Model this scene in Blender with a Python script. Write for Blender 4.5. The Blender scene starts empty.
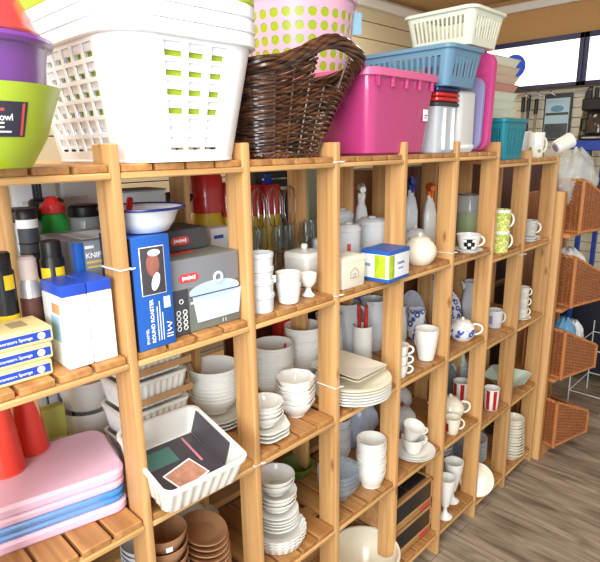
import bpy, math, random
from math import sin, cos, pi, sqrt, radians
from mathutils import Vector, Matrix
random.seed(7)
SC = bpy.context.scene
COL = SC.collection

# ------------------------------------------------------------------ materials
def lin(c):
    return tuple((v/12.92 if v <= .04045 else ((v+.055)/1.055)**2.4) for v in (x/255 for x in c))
MATS = {}
def mat(name, rgb, rough=.5, metal=0, var=0., scale=8., bump=0., trans=0., alpha=1., coat=0., ior=1.45, sss=0.):
    if name in MATS: return MATS[name]
    m = bpy.data.materials.new(name); m.use_nodes = True
    nt = m.node_tree; b = nt.nodes['Principled BSDF']
    c = (*lin(rgb), 1)
    b.inputs['Base Color'].default_value = c
    b.inputs['Roughness'].default_value = rough
    b.inputs['Metallic'].default_value = metal
    b.inputs['IOR'].default_value = ior
    b.inputs['Transmission Weight'].default_value = trans
    b.inputs['Alpha'].default_value = alpha
    b.inputs['Coat Weight'].default_value = coat
    if sss:
        b.inputs['Subsurface Weight'].default_value = sss
        b.inputs['Subsurface Radius'].default_value = (.02, .02, .02)
    if var or bump:
        tc = nt.nodes.new('ShaderNodeTexCoord'); no = nt.nodes.new('ShaderNodeTexNoise')
        no.inputs['Scale'].default_value = scale; no.inputs['Detail'].default_value = 4
        nt.links.new(tc.outputs['Object'], no.inputs['Vector'])
        if var:
            mx = nt.nodes.new('ShaderNodeMix'); mx.data_type = 'RGBA'
            mx.inputs[6].default_value = tuple(v*(1-var) for v in c[:3])+(1,)
            mx.inputs[7].default_value = tuple(min(1, v*(1+var)) for v in c[:3])+(1,)
            nt.links.new(no.outputs['Fac'], mx.inputs[0]); nt.links.new(mx.outputs[2], b.inputs['Base Color'])
        if bump:
            bp = nt.nodes.new('ShaderNodeBump'); bp.inputs['Strength'].default_value = bump
            bp.inputs['Distance'].default_value = .01
            nt.links.new(no.outputs['Fac'], bp.inputs['Height']); nt.links.new(bp.outputs['Normal'], b.inputs['Normal'])
    MATS[name] = m; return m

def wood(name, light, dark, axis, rough=.45, ring=26., knots=True):
    """pine: stretched noise grain along one axis with a few knots"""
    if name in MATS: return MATS[name]
    m = bpy.data.materials.new(name); m.use_nodes = True
    nt = m.node_tree; N = nt.nodes; L = nt.links; b = N['Principled BSDF']
    tc = N.new('ShaderNodeTexCoord'); oi = N.new('ShaderNodeObjectInfo')
    add = N.new('ShaderNodeVectorMath'); add.operation = 'ADD'
    mulr = N.new('ShaderNodeVectorMath'); mulr.operation = 'SCALE'
    comb = N.new('ShaderNodeCombineXYZ')
    for i in range(3): L.new(oi.outputs['Random'], comb.inputs[i])
    L.new(comb.outputs[0], mulr.inputs[0]); mulr.inputs['Scale'].default_value = 7
    L.new(tc.outputs['Object'], add.inputs[0]); L.new(mulr.outputs[0], add.inputs[1])
    mp = N.new('ShaderNodeMapping'); s = [ring*2.2]*3; s[axis] = 2.2; mp.inputs['Scale'].default_value = s
    L.new(add.outputs[0], mp.inputs['Vector'])
    n1 = N.new('ShaderNodeTexNoise'); n1.inputs['Scale'].default_value = 1; n1.inputs['Detail'].default_value = 5; n1.inputs['Distortion'].default_value = .6
    L.new(mp.outputs[0], n1.inputs['Vector'])
    r = N.new('ShaderNodeValToRGB'); r.color_ramp.elements[0].position = .3; r.color_ramp.elements[1].position = .68
    r.color_ramp.elements[0].color = (*lin(dark), 1); r.color_ramp.elements[1].color = (*lin(light), 1)
    L.new(n1.outputs['Fac'], r.inputs[0]); last = r.outputs[0]
    # broad board-to-board tone
    hs = N.new('ShaderNodeHueSaturation'); mr = N.new('ShaderNodeMapRange')
    mr.inputs[3].default_value = .86; mr.inputs[4].default_value = 1.1
    L.new(oi.outputs['Random'], mr.inputs[0]); L.new(mr.outputs[0], hs.inputs['Value']); L.new(last, hs.inputs['Color']); last = hs.outputs[0]
    if knots:
        vo = N.new('ShaderNodeTexVoronoi'); mp2 = N.new('ShaderNodeMapping'); k = [14.]*3; k[axis] = 5.; mp2.inputs['Scale'].default_value = k
        L.new(add.outputs[0], mp2.inputs['Vector']); L.new(mp2.outputs[0], vo.inputs['Vector']); vo.inputs['Scale'].default_value = 1
        kr = N.new('ShaderNodeValToRGB'); kr.color_ramp.elements[0].position = .05; kr.color_ramp.elements[1].position = .14
        kr.color_ramp.elements[0].color = (.75, .75, .75, 1); kr.color_ramp.elements[1].color = (0, 0, 0, 1)
        L.new(vo.outputs['Distance'], kr.inputs[0])
        mx = N.new('ShaderNodeMix'); mx.data_type = 'RGBA'; mx.inputs[7].default_value = (*lin((128, 72, 34)), 1)
        L.new(kr.outputs[0], mx.inputs[0]); L.new(last, mx.inputs[6]); last = mx.outputs[2]
    L.new(last, b.inputs['Base Color'])
    bp = N.new('ShaderNodeBump'); bp.inputs['Strength'].default_value = .12; bp.inputs['Distance'].default_value = .004
    L.new(n1.outputs['Fac'], bp.inputs['Height']); L.new(bp.outputs[0], b.inputs['Normal'])
    b.inputs['Roughness'].default_value = rough
    MATS[name] = m; return m

def streaky(name, c0, c1, sc, rough, coat=0.):
    m = bpy.data.materials.new(name); m.use_nodes = True; N = m.node_tree.nodes; L = m.node_tree.links; b = N['Principled BSDF']
    tc = N.new('ShaderNodeTexCoord'); mp = N.new('ShaderNodeMapping'); mp.inputs['Scale'].default_value = sc; no = N.new('ShaderNodeTexNoise'); no.inputs['Scale'].default_value = 1; no.inputs['Detail'].default_value = 2
    r = N.new('ShaderNodeValToRGB'); r.color_ramp.elements[0].position = .38; r.color_ramp.elements[1].position = .68; r.color_ramp.elements[0].color = (*lin(c0), 1); r.color_ramp.elements[1].color = (*lin(c1), 1)
    L.new(tc.outputs['Object'], mp.inputs[0]); L.new(mp.outputs[0], no.inputs[0]); L.new(no.outputs[0], r.inputs[0]); L.new(r.outputs[0], b.inputs['Base Color'])
    b.inputs['Roughness'].default_value = rough; b.inputs['Coat Weight'].default_value = coat; return m
def blossom(name, ground, ink, scale, lo, hi):
    m = bpy.data.materials.new(name); m.use_nodes = True; N = m.node_tree.nodes; L = m.node_tree.links; b = N['Principled BSDF']
    tc = N.new('ShaderNodeTexCoord'); v = N.new('ShaderNodeTexVoronoi'); v.inputs['Scale'].default_value = scale; r = N.new('ShaderNodeValToRGB')
    e = r.color_ramp.elements; e[0].position = lo*.45; e[0].color = (*lin(ground), 1); e[1].position = lo*.6; e[1].color = (*lin(ink), 1)
    q = e.new(lo); q.color = (*lin(ink), 1); q = e.new(hi); q.color = (*lin(ground), 1)
    L.new(tc.outputs['Object'], v.inputs['Vector']); L.new(v.outputs['Distance'], r.inputs[0]); L.new(r.outputs[0], b.inputs['Base Color']); b.inputs['Roughness'].default_value = .2; return m

PINE_Z = wood('pine upright', (216, 171, 114), (184, 135, 80), 2)
PINE_Y = wood('pine slat', (190, 140, 84), (154, 104, 56), 1)
PINE_X = wood('pine rail', (216, 174, 116), (190, 144, 86), 0, knots=False)
DARKWOOD = wood('brown panel', (104, 58, 36), (74, 38, 22), 2, knots=False)
CRATEW = wood('crate wood', (196, 150, 100), (160, 112, 66), 0, knots=False)
STANDW = wood('stand wood', (196, 140, 84), (170, 112, 62), 2, knots=False)
STANDL = wood('stand edge', (228, 186, 130), (208, 160, 102), 2, knots=False)

WHITE = mat('white glazed china', (238, 238, 232), .18, coat=.3)
CREAM = mat('cream china', (240, 234, 214), .2, coat=.3)
GREYW = mat('pale grey china', (214, 218, 222), .25)
TAN = mat('brown glazed stoneware', (172, 128, 92), .2, coat=.4)
PLW = mat('white plastic', (244, 246, 250), .35, sss=.15)
PLCREAM = mat('cream plastic', (226, 232, 214), .4, sss=.1)
LIME = mat('lime plastic', (170, 194, 34), .35)
PURPLE = mat('purple plastic', (106, 40, 136), .25, coat=.3)
PLUM = mat('plum plastic', (112, 30, 84), .35)
RED = mat('red plastic', (198, 42, 42), .25, coat=.3)
ORANGERED = mat('orange red plastic', (228, 62, 44), .3, coat=.2)
PINKPALE = mat('pale pink plastic', (236, 190, 214), .4)
PINKHOT = mat('hot pink plastic', (184, 62, 120), .22, coat=.5)
MAGENTA = mat('magenta plastic', (204, 72, 138), .3)
SKY = mat('sky blue plastic', (74, 178, 216), .4)
BLUEB = mat('slate blue plastic', (104, 146, 174), .4)
TEAL = mat('teal plastic', (20, 128, 146), .4)
LILAC = mat('lilac grey plastic', (142, 138, 182), .35)
CLEAR = mat('cloudy clear plastic', (220, 226, 232), .25, alpha=.5)
CLOUD = mat('milky plastic', (226, 228, 226), .3, alpha=.85)
WRAP = mat('clear wrapping film', (240, 244, 248), .08, alpha=.028)
GLASS = mat('clear glass', (235, 242, 244), .04, trans=1., ior=1.3)
GLASSB = mat('blue tinted glass', (210, 228, 240), .05, alpha=.24, coat=1.)  # tint of the tumblers; on the clear bowls the blue paints reflections
GLASSG = mat('green frosted glass', (214, 234, 218), .2, coat=.5)
STEEL = mat('brushed steel', (196, 198, 202), .25, metal=1)
BLACK = mat('black plastic', (24, 24, 28), .4)
CHAR = mat('charcoal card', (70, 72, 78), .55)
GREYCARD = mat('grey card', (128, 130, 136), .5)
LGREY = mat('light grey card', (196, 200, 206), .5)
OLIVE = mat('grey green printed card', (112, 116, 108), .45, var=.3, scale=14)
BLUECARD = mat('blue card', (34, 92, 178), .4)
BLUEINK = mat('blue ink', (40, 78, 190), .4)
NAVY = mat('navy enamel', (28, 40, 98), .25)
DKNAVY = mat('dark navy print', (30, 30, 52), .4)
WCARD = mat('white card', (240, 244, 248), .5)
WINK = mat('white ink', (245, 245, 245), .5)
CRCARD = mat('cream card', (238, 232, 210), .55)
YCARD = mat('straw yellow card', (240, 220, 158), .55)
KRAFT = mat('kraft card', (190, 150, 104), .65)
YELLOW = mat('yellow label', (244, 212, 40), .4)
REDINK = mat('red ink', (206, 72, 70), .4)
GREEN = mat('green plastic', (40, 150, 60), .35)
GREENPIC = mat('green leaf print', (176, 206, 44), .5, var=.5, scale=60)
OLIVEJ = mat('green jar contents', (136, 160, 52), .4)
DKRED = mat('dark red glaze', (178, 34, 34), .25)
PIC = mat('food photo print', (150, 96, 84), .4, var=.7, scale=30)
DARKPRINT = mat('dark leaflet print', (70, 66, 72), .4, var=.25, scale=12)
ENAMEL = mat('white enamel', (232, 238, 246), .15, coat=.5)
ENBLUE = mat('pale blue enamel', (206, 222, 240), .3)
WICKD = streaky('dark brown willow', (40, 23, 16), (104, 66, 44), (14, 14, 130), .32, .25)
WICKO = mat('honey wicker', (156, 96, 56), .45, var=.35, scale=30)
WICKOL = mat('honey wicker braid', (190, 124, 72), .45, var=.3, scale=30)
BROWN = mat('brown bottle', (88, 58, 52), .4)
SILVER = mat('silver can', (200, 196, 200), .35, metal=.6)
DELFT = blossom('blue flower print china', (226, 230, 238), (58, 84, 160), 38, .42, .62)
FLORAL = blossom('green floral china', (224, 228, 150), (170, 190, 60), 60, .45, .6)
STRIPE = mat('maroon print', (120, 36, 52), .3)
TIE = mat('nylon tie', (240, 240, 236), .4)
BAGM = mat('clear polythene', (226, 230, 224), .15, alpha=.42)
PADM = mat('black slate tile', (36, 36, 38), .4, var=.4, scale=40)
ORANGE = mat('orange trigger', (226, 110, 30), .4)
DKGREY = mat('dark grey', (58, 58, 60), .5)
BEIGE = mat('beige plastic', (214, 196, 170), .45)

# ------------------------------------------------------------------ mesh builder
class B:
    def __init__(s): s.v = []; s.f = []
    def add(s, v, f):
        o = len(s.v); s.v += [tuple(p) for p in v]; s.f += [tuple(i+o for i in q) for q in f]; return s
    def xf(s, M):
        s.v = [tuple(M @ Vector(p)) for p in s.v]; return s
    def join(s, o): return s.add(o.v, o.f)
    def box(s, x0, x1, y0, y1, z0, z1, bev=.0015):
        cx, cy, hx, hy = (x0+x1)/2, (y0+y1)/2, (x1-x0)/2, (y1-y0)/2
        b = min(bev, hx*.45, hy*.45, (z1-z0)*.45)
        return s.rr([(hx-b, hy-b, b*.6, z0), (hx, hy, b, z0+b), (hx, hy, b, z1-b), (hx-b, hy-b, b*.6, z1)], 2, cx=cx, cy=cy)
    def rr(s, rings, n=4, cb=True, ct=True, cx=0, cy=0):
        R = []
        for hx, hy, r, z in rings:
            r = max(1e-5, min(r, hx*.999, hy*.999)); ring = []
            for k, (sx, sy) in enumerate(((1, 1), (-1, 1), (-1, -1), (1, -1))):
                for i in range(n+1):
                    a = (k + i/n)*pi/2
                    ring.append((cx+sx*(hx-r)+r*cos(a), cy+sy*(hy-r)+r*sin(a), z))
            R.append(ring)
        return s.loft(R, cb, ct)
    def loft(s, R, cb=True, ct=True):
        n = len(R[0]); v = [p for r in R for p in r]; f = []
        for j in range(len(R)-1):
            for i in range(n):
                f.append((j*n+i, j*n+(i+1) % n, (j+1)*n+(i+1) % n, (j+1)*n+i))
        if cb: f.append(tuple(range(n-1, -1, -1)))
        if ct: f.append(tuple((len(R)-1)*n+i for i in range(n)))
        return s.add(v, f)
    def lathe(s, prof, n=32, cx=0, cy=0, fl=None, ox=1., oy=1.):
        v = []; idx = []
        for r, z in prof:
            if r < 1e-6:
                idx.append([len(v)]*n); v.append((cx, cy, z)); continue
            row = []
            for i in range(n):
                a = 2*pi*i/n; rr = r
                if fl: rr = r*(1+fl[1]*cos(fl[0]*a)*(min(1, max(0, (z-fl[2])/fl[3])) if len(fl) > 2 else 1))
                row.append(len(v)); v.append((cx+ox*rr*cos(a), cy+oy*rr*sin(a), z))
            idx.append(row)
        f = []
        for j in range(len(prof)-1):
            A, C = idx[j], idx[j+1]
            for i in range(n):
                k = (i+1) % n
                q = [A[i], A[k], C[k], C[i]]; u = []
                for t in q:
                    if t not in u: u.append(t)
                if len(u) > 2: f.append(tuple(u))
        return s.add(v, f)
    def tube(s, pts, r, k=8, closed=False, caps=True):
        P = [Vector(p) for p in pts]; n = len(P); R = r if isinstance(r, (list, tuple)) else [r]*n
        T = []
        for i in range(n):
            a = P[(i-1) % n] if (closed or i > 0) else P[i]; c = P[(i+1) % n] if (closed or i < n-1) else P[i]
            t = c-a; T.append(t.normalized() if t.length > 0 else Vector((0, 0, 1)))
        u = T[0].orthogonal().normalized(); rings = []
        for i in range(n):
            u = (u-T[i]*u.dot(T[i])); u = u.normalized() if u.length > 1e-6 else T[i].orthogonal().normalized()
            w = T[i].cross(u)
            rings.append([tuple(P[i]+(u*cos(2*pi*j/k)+w*sin(2*pi*j/k))*R[i]) for j in range(k)])
        if closed: rings.append(rings[0])
        return s.loft(rings, caps and not closed, caps and not closed)
    def mesh(s, name):
        m = bpy.data.meshes.new(name); m.from_pydata(s.v, [], s.f); m.validate()
        import bmesh
        bm = bmesh.new(); bm.from_mesh(m); bmesh.ops.remove_doubles(bm, verts=bm.verts, dist=1e-6)
        bmesh.ops.recalc_face_normals(bm, faces=bm.faces); bm.to_mesh(m); bm.free()
        for p in m.polygons: p.use_smooth = True
        m.set_sharp_from_angle(angle=radians(38))
        return m

def O(name, b, m, parent=None, loc=None, rz=0):
    me = b if isinstance(b, bpy.types.Mesh) else b.mesh(name)
    o = bpy.data.objects.new(name, me); COL.objects.link(o)
    if not me.materials: me.materials.append(m)
    if parent: o.parent = parent
    if loc: o.location = loc
    if rz: o.rotation_euler = (0, 0, rz)
    return o
def tag(o, label, cat, group=None, kind=None):
    o['label'] = label; o['category'] = cat
    if group: o['group'] = group
    if kind: o['kind'] = kind
    return o
def T(name, label, cat, loc, rz=0, group=None, rx=0, ry=0):
    o = bpy.data.objects.new(name, None); COL.objects.link(o); o.empty_display_size = .02
    o.location = loc; o.rotation_euler = (rx, ry, rz)
    return tag(o, label, cat, group)
def kids(o): return [c for c in COL.objects if c.parent == o]
def dup(o, loc, label, rz=None, parent=None):
    c = o.copy(); COL.objects.link(c)
    if parent: c.parent = parent
    else:
        c.location = loc; c['label'] = label
        if rz is not None: c.rotation_euler = (c.rotation_euler[0], c.rotation_euler[1], rz)
    for k in kids(o): dup(k, None, None, parent=c)
    return c
def S(name, b, m, **k):
    o = O(name, b, m, **k); o['kind'] = 'structure'; return o
ORD = ['topmost', 'second from top', 'third from top', 'fourth from top', 'fifth from top', 'sixth from top', 'seventh from top', 'eighth from top', 'ninth from top', 'tenth from top', 'eleventh from top', 'twelfth from top', 'thirteenth from top', 'fourteenth from top']
def nth(k, n):
    if k == n-1 and n > 1: return 'lowest'
    return ORD[k]

def text(txt, size, m, parent, origin, xd, yd, name='lettering', depth=.0003, align='LEFT', bold=False):
    cu = bpy.data.curves.new('t', 'FONT'); cu.body = txt; cu.size = size; cu.extrude = depth; cu.align_x = align
    if bold: cu.offset = size*.02
    to = bpy.data.objects.new('t', cu); COL.objects.link(to)
    dg = bpy.context.evaluated_depsgraph_get(); me = bpy.data.meshes.new_from_object(to.evaluated_get(dg))
    bpy.data.objects.remove(to); bpy.data.curves.remove(cu)
    x = Vector(xd).normalized(); y = Vector(yd).normalized(); z = x.cross(y)
    M = Matrix((x, y, z)).transposed().to_4x4(); M.translation = Vector(origin)
    me.transform(M); me.materials.clear()
    return O(name, me, m, parent)

# ------------------------------------------------------------------ shapes
def bowl_b(R, H, foot=.5, t=.003, n=36, fl=None, curve=1.6):
    f = R*foot; o = [(0, .002), (f*.85, .002), (f*.9, 0), (f, 0), (f, .004)]
    for k in range(1, 7):
        u = k/6; o.append((f+(R-f)*(1-(1-u)**curve), .004+(H-.004)*u))
    o.append((R-t*.5, H+t*.3))
    i = [(R-t, H-.0005)]
    for k in range(5, -1, -1):
        u = k/6; i.append((max(.001, f+(R-f)*(1-(1-u)**curve)-t), .004+(H-.004)*u+t*.7))
    i.append((0, .004+t*.8))
    return B().lathe(o+i, n, fl=fl)
def plate_b(R, H=.018, t=.0035, n=40, fl=None, ox=1, oy=1):
    f = R*.62
    o = [(0, .002), (f*.9, .002), (f*.93, 0), (f, 0), (f*1.06, .004), (R*.8, H*.62), (R, H-t*.4), (R, H)]
    i = [(R*.985, H+t*.2), (R*.8, H*.62+t), (f*1.02, .004+t), (f*.8, .002+t), (0, .002+t)]
    return B().lathe(o+i, n, fl=fl, ox=ox, oy=oy)
def cup_b(prof, t=.003, n=32):
    """open vessel from an outer profile bottom..rim"""
    o = [(0, prof[0][1])]+prof; i = [(max(.001, r-t), z) for r, z in reversed(prof[1:])]
    i = [(i[0][0], prof[-1][1]-.0002)]+i[1:]
    b0 = prof[0]; i += [(max(.001, b0[0]-t), b0[1]+t*1.2), (0, b0[1]+t*1.2)]
    return B().lathe(o+i, n)
def ring_handle(r0, z0, z1, out, rad=.004, ang=0, n=12):
    pts = []
    for k in range(n+1):
        a = -pi/2+pi*k/n
        pts.append(((r0-.003)+out*cos(a)*1.0, 0, (z0+z1)/2+(z1-z0)/2*sin(a)))
    return B().tube(pts, rad, 8).xf(Matrix.Rotation(ang, 4, 'Z'))
def mug(label, x, y, z, R, H, m=WHITE, rz=0, taper=.9, group=None, name='mug', hm=None, handle=True, prof=None):
    t = T(name, label, 'mug', (x, y, z), rz, group)
    p = prof or [(R*taper*.9, 0), (R*taper, .004), (R*(taper+(1-taper)*.5), H*.5), (R, H)]
    O('body', cup_b(p), m, t)
    if handle: O('handle', ring_handle(R*.96, H*.2, H*.82, R*.62, max(.003, R*.11)), hm or m, t)
    return t
def perf(hx0, hy0, r0, hx1, hy1, r1, H, t, nx, ny, nr, bar=.28, rbar=.3, z0=.0, mlow=.12, mhigh=.06, nc=3, topf=None, ra=None, rb=None):
    """perforated wall of a flared rounded-rectangle basket"""
    def edges(n, bar):
        e = [(-1., False)]; pitch = 2/(n+bar)
        for k in range(n): e += [(-1+pitch*(k+bar), True), (-1+pitch*(k+1), False)]
        return e
    cols = []
    for side, n in enumerate((ny, nx, ny, nx)):      # +x, +y, -x, -y
        for f, op in edges(n, bar): cols.append((side, 's', f, op))
        for c in range(nc): cols.append((side, 'c', c/nc, False))
    rows = [(0., False)]; span = 1-mlow-mhigh
    if nr:
        for k in range(nr): rows += [(mlow+span*(k+(rbar*.5 if ra is None else ra))/nr, True), (mlow+span*(k+(1-rbar*.5 if rb is None else rb))/nr, False)]
    rows.append((1., None))
    dirs = [((1, 0), (0, 1)), ((0, 1), (-1, 0)), ((-1, 0), (0, -1)), ((0, -1), (1, 0))]
    def P(col, v, off):
        side, ty, f, _ = col
        hx = hx0+(hx1-hx0)*v-off; hy = hy0+(hy1-hy0)*v-off; r = max(.001, r0+(r1-r0)*v-off)
        (nx_, ny_), (tx, ty_) = dirs[side]
        L = (hy if side in (0, 2) else hx)-r; D = (hx if side in (0, 2) else hy)
        if ty == 's': x, y = nx_*D+tx*f*L, ny_*D+ty_*f*L
        else:
            a = f*pi/2; c0 = (nx_*(D-r)+tx*L, ny_*(D-r)+ty_*L)
            x = c0[0]+r*(nx_*cos(a)+tx*sin(a)); y = c0[1]+r*(ny_*cos(a)+ty_*sin(a))
        z = z0+H*v
        if topf: z = z0+topf(x, y)*v
        return (x, y, z)
    nC, nR = len(cols), len(rows); b = B(); V = []
    for off in (0, t):
        for rw in rows:
            for c in cols: V.append(P(c, rw[0], off))
    def I(l, j, i): return l*nR*nC+j*nC+(i % nC)
    def closed(i, j):
        if j < 0 or j >= nR-1: return False
        return not (cols[i % nC][3] and rows[j][1])
    F = []
    for j in range(nR-1):
        for i in range(nC):
            if not closed(i, j): continue
            F.append((I(0, j, i), I(0, j, i+1), I(0, j+1, i+1), I(0, j+1, i)))
            F.append((I(1, j, i), I(1, j+1, i), I(1, j+1, i+1), I(1, j, i+1)))
            if not closed(i-1, j): F.append((I(0, j, i), I(0, j+1, i), I(1, j+1, i), I(1, j, i)))
            if not closed(i+1, j): F.append((I(0, j, i+1), I(1, j, i+1), I(1, j+1, i+1), I(0, j+1, i+1)))
            if not closed(i, j-1): F.append((I(0, j, i), I(1, j, i), I(1, j, i+1), I(0, j, i+1)))
            if not closed(i, j+1): F.append((I(0, j+1, i), I(0, j+1, i+1), I(1, j+1, i+1), I(1, j+1, i)))
    return b.add(V, F)
def lip(hx, hy, r, z, w=.008, h=.012, t=.003):
    return B().rr([(hx-t, hy-t, r-t, z-h), (hx+w-.002, hy+w-.002, r+w, z-h), (hx+w, hy+w, r+w, z-h+.002), (hx+w, hy+w, r+w, z-.002), (hx+w-.002, hy+w-.002, r+w, z), (hx-t, hy-t, r-t, z), (hx-t, hy-t, r-t, z-h)], 5, False, False)

# ------------------------------------------------------------------ camera
def camera():
    yaw, pit, rol = radians(44.64757869), radians(13.76806403), radians(-.91556843)
    fw = Vector((cos(yaw)*cos(pit), sin(yaw)*cos(pit), -sin(pit)))
    rt = Vector((sin(yaw), -cos(yaw), 0)); up = rt.cross(fw)
    r2 = cos(rol)*rt+sin(rol)*up; u2 = -sin(rol)*rt+cos(rol)*up
    M = Matrix((r2, u2, -fw)).transposed().to_4x4(); M.translation = (-.50233238, -.96307134, 1.6696394)
    cd = bpy.data.cameras.new('camera'); cd.sensor_width = 36; cd.lens = 541.569/600*36; cd.clip_start = .02
    c = bpy.data.objects.new('camera', cd); COL.objects.link(c); c.matrix_world = M; SC.camera = c
camera()

# ------------------------------------------------------------------ setting
def floor_mat():
    m = bpy.data.materials.new('weathered boards'); m.use_nodes = True
    N = m.node_tree.nodes; L = m.node_tree.links; b = N['Principled BSDF']
    tc = N.new('ShaderNodeTexCoord')
    br = N.new('ShaderNodeTexBrick'); mp = N.new('ShaderNodeMapping'); mp.inputs['Rotation'].default_value = (0, 0, pi/2)
    L.new(tc.outputs['Object'], mp.inputs[0]); L.new(mp.outputs[0], br.inputs[0])
    br.inputs['Scale'].default_value = 1; br.inputs['Brick Width'].default_value = 3.2; br.inputs['Row Height'].default_value = .11
    br.inputs['Mortar Size'].default_value = .0016; br.inputs['Mortar Smooth'].default_value = .3
    br.inputs['Color1'].default_value = (*lin((178, 162, 142)), 1); br.inputs['Color2'].default_value = (*lin((164, 148, 130)), 1)
    br.inputs['Mortar'].default_value = (*lin((116, 100, 84)), 1)
    mp2 = N.new('ShaderNodeMapping'); mp2.inputs['Scale'].default_value = (30, 3.4, 1); L.new(tc.outputs['Object'], mp2.inputs[0])
    n = N.new('ShaderNodeTexNoise'); n.inputs['Scale'].default_value = 1; n.inputs['Detail'].default_value = 7; n.inputs['Distortion'].default_value = .8
    L.new(mp2.outputs[0], n.inputs[0])
    r = N.new('ShaderNodeValToRGB'); r.color_ramp.elements[0].position = .3; r.color_ramp.elements[1].position = .66
    r.color_ramp.elements[0].color = (.36, .33, .3, 1); r.color_ramp.elements[1].color = (1.1, 1.1, 1.1, 1)
    L.new(n.outputs[0], r.inputs[0])
    n2 = N.new('ShaderNodeTexNoise'); mp3 = N.new('ShaderNodeMapping'); mp3.inputs['Scale'].default_value = (2.6, .8, 1); L.new(tc.outputs['Object'], mp3.inputs[0]); n2.inputs['Scale'].default_value = 4; n2.inputs['Detail'].default_value = 6; n2.inputs['Distortion'].default_value = 1.2; L.new(mp3.outputs[0], n2.inputs[0])
    r2 = N.new('ShaderNodeValToRGB'); r2.color_ramp.elements[0].position = .3; r2.color_ramp.elements[1].position = .55
    r2.color_ramp.elements[0].color = (.5, .48, .44, 1); r2.color_ramp.elements[1].color = (1, 1, 1, 1); L.new(n2.outputs[0], r2.inputs[0])
    m1 = N.new('ShaderNodeMix'); m1.data_type = 'RGBA'; m1.blend_type = 'MULTIPLY'; m1.inputs[0].default_value = .85
    L.new(br.outputs['Color'], m1.inputs[6]); L.new(r.outputs[0], m1.inputs[7])
    m2 = N.new('ShaderNodeMix'); m2.data_type = 'RGBA'; m2.blend_type = 'MULTIPLY'; m2.inputs[0].default_value = .8
    L.new(m1.outputs[2], m2.inputs[6]); L.new(r2.outputs[0], m2.inputs[7])
    L.new(m2.outputs[2], b.inputs['Base Color']); b.inputs['Roughness'].default_value = .6
    bp = N.new('ShaderNodeBump'); bp.inputs['Strength'].default_value = .3; bp.inputs['Distance'].default_value = .004
    L.new(n.outputs[0], bp.inputs['Height']); L.new(bp.outputs[0], b.inputs['Normal'])
    return m
XE, YW, ZC = 4.2, 1.86, 2.82
S('floor', B().box(-3.2, XE+.1, -3.4, YW+.1, -.06, 0), floor_mat())
S('ceiling', B().box(-3.2, XE+.1, -3.4, YW+.1, ZC, ZC+.06), mat('ceiling paint', (200, 164, 116), .8, var=.06, scale=2))
SLAT = mat('cream slatwall', (214, 198, 164), .55, var=.05, scale=3)
SLATE = mat('cream end slatwall', (222, 216, 196), .55, var=.05, scale=3)
TANW = mat('tan wall paint', (196, 152, 100), .7, var=.05, scale=2)
# left wall: horizontal slatwall boards with dark grooves between them
b = B()
z = 0
while z < ZC-.01:
    z1 = min(z+.125, ZC); b.box(-3.2, XE, YW, YW+.05, z, z1-.006, .002); z = z1
S('wall_left', b, SLAT)
S('trim_1', B().box(-3.2, XE, YW+.02, YW+.06, 0, ZC, .001), mat('slat groove backing', (96, 70, 44), .7))
b = B(); z = 0
while z < 2.1:
    b.box(XE, XE+.05, -3.4, YW, z, z+.069, .002); z += .075
S('wall_end', b, SLATE)
S('trim_2', B().box(XE+.02, XE+.06, -3.4, YW, 0, ZC, .001), mat('slat groove backing end', (190, 180, 154), .7))
S('wall_fascia', B().box(XE-.005, XE+.02, -3.4, YW, 2.1, ZC), TANW)
WTRIM = mat('white cornice', (240, 238, 230), .5)
S('trim_3', B().box(-3.2, XE, YW-.05, YW, 2.715, 2.78, .006), WTRIM)
S('trim_4', B().box(XE-.05, XE-.005, -3.4, YW-.05, 2.715, 2.78, .006), WTRIM)
S('trim_5', B().box(XE-.16, XE-.055, YW-.1, YW-.002, 0, 2.71, .004), mat('pale timber corner post', (226, 204, 150), .6))

# ------------------------------------------------------------------ shelving
PX = [-.3, 0, .3176, .6346, .957, 1.281, 1.603, 1.913, 2.24]
PT, PW, SD = .018, .072, .34
LA = [.086, .479, .86, 1.239, 1.618]; LB = [.053, .436, .818, 1.199, 1.583]
def post(b, x, y0, h): return b.box(x-PT, x, y0, y0+PW, 0, h, .0025)
def shelf(root, xa, xb, z):
    """rails front and back and four loose-laid slats running front to back"""
    r = B().box(xa, xb, .001, .019, z, z+.0125, .0025); rr_ = O('front_rail', r, PINE_X, root)
    O('rear_rail', B().box(xa, xb, SD-.02, SD-.002, z, z+.0125, .0025), PINE_X, root)
    w = (xb-xa)/4; s = B()
    for k in range(4):
        s.box(xa+k*w+.004, xa+(k+1)*w-.004, .006, SD-.003, z+.0125, z+.028, .0022)
    O('slatted_shelf', s, PINE_Y, root)
sa = T('shelving_unit', 'long pine shelving unit of six bays with slatted shelves full of crockery', 'shelving', (0, 0, 0))
for i in range(7):
    O('upright', post(B(), PX[i], 0, 1.684-(0 if i != 6 else .002)), PINE_Z, sa)
REARX = [-.3, -.112, .335, .785, 1.03, 1.25, 1.603]
for i in range(7): O('rear_upright', post(B(), REARX[i], SD-.068, 1.66), PINE_Z, sa)
for i in range(6):
    for z in LA: shelf(sa, PX[i]+.0005, PX[i+1]-PT-.0005, z)
sb = T('shelving_unit', 'narrow pine shelving unit of two bays at the far end, set slightly lower', 'shelving', (0, 0, 0))
for i in (7, 8):
    O('upright', post(B(), PX[i], 0, 1.645 if i == 7 else 1.614), PINE_Z, sb); O('rear_upright', post(B(), PX[i], SD-.068, 1.614), PINE_Z, sb)
for i in (6, 7):
    for z in LB: shelf(sb, PX[i]+.0005, PX[i+1]-PT-.0005, z)
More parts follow.
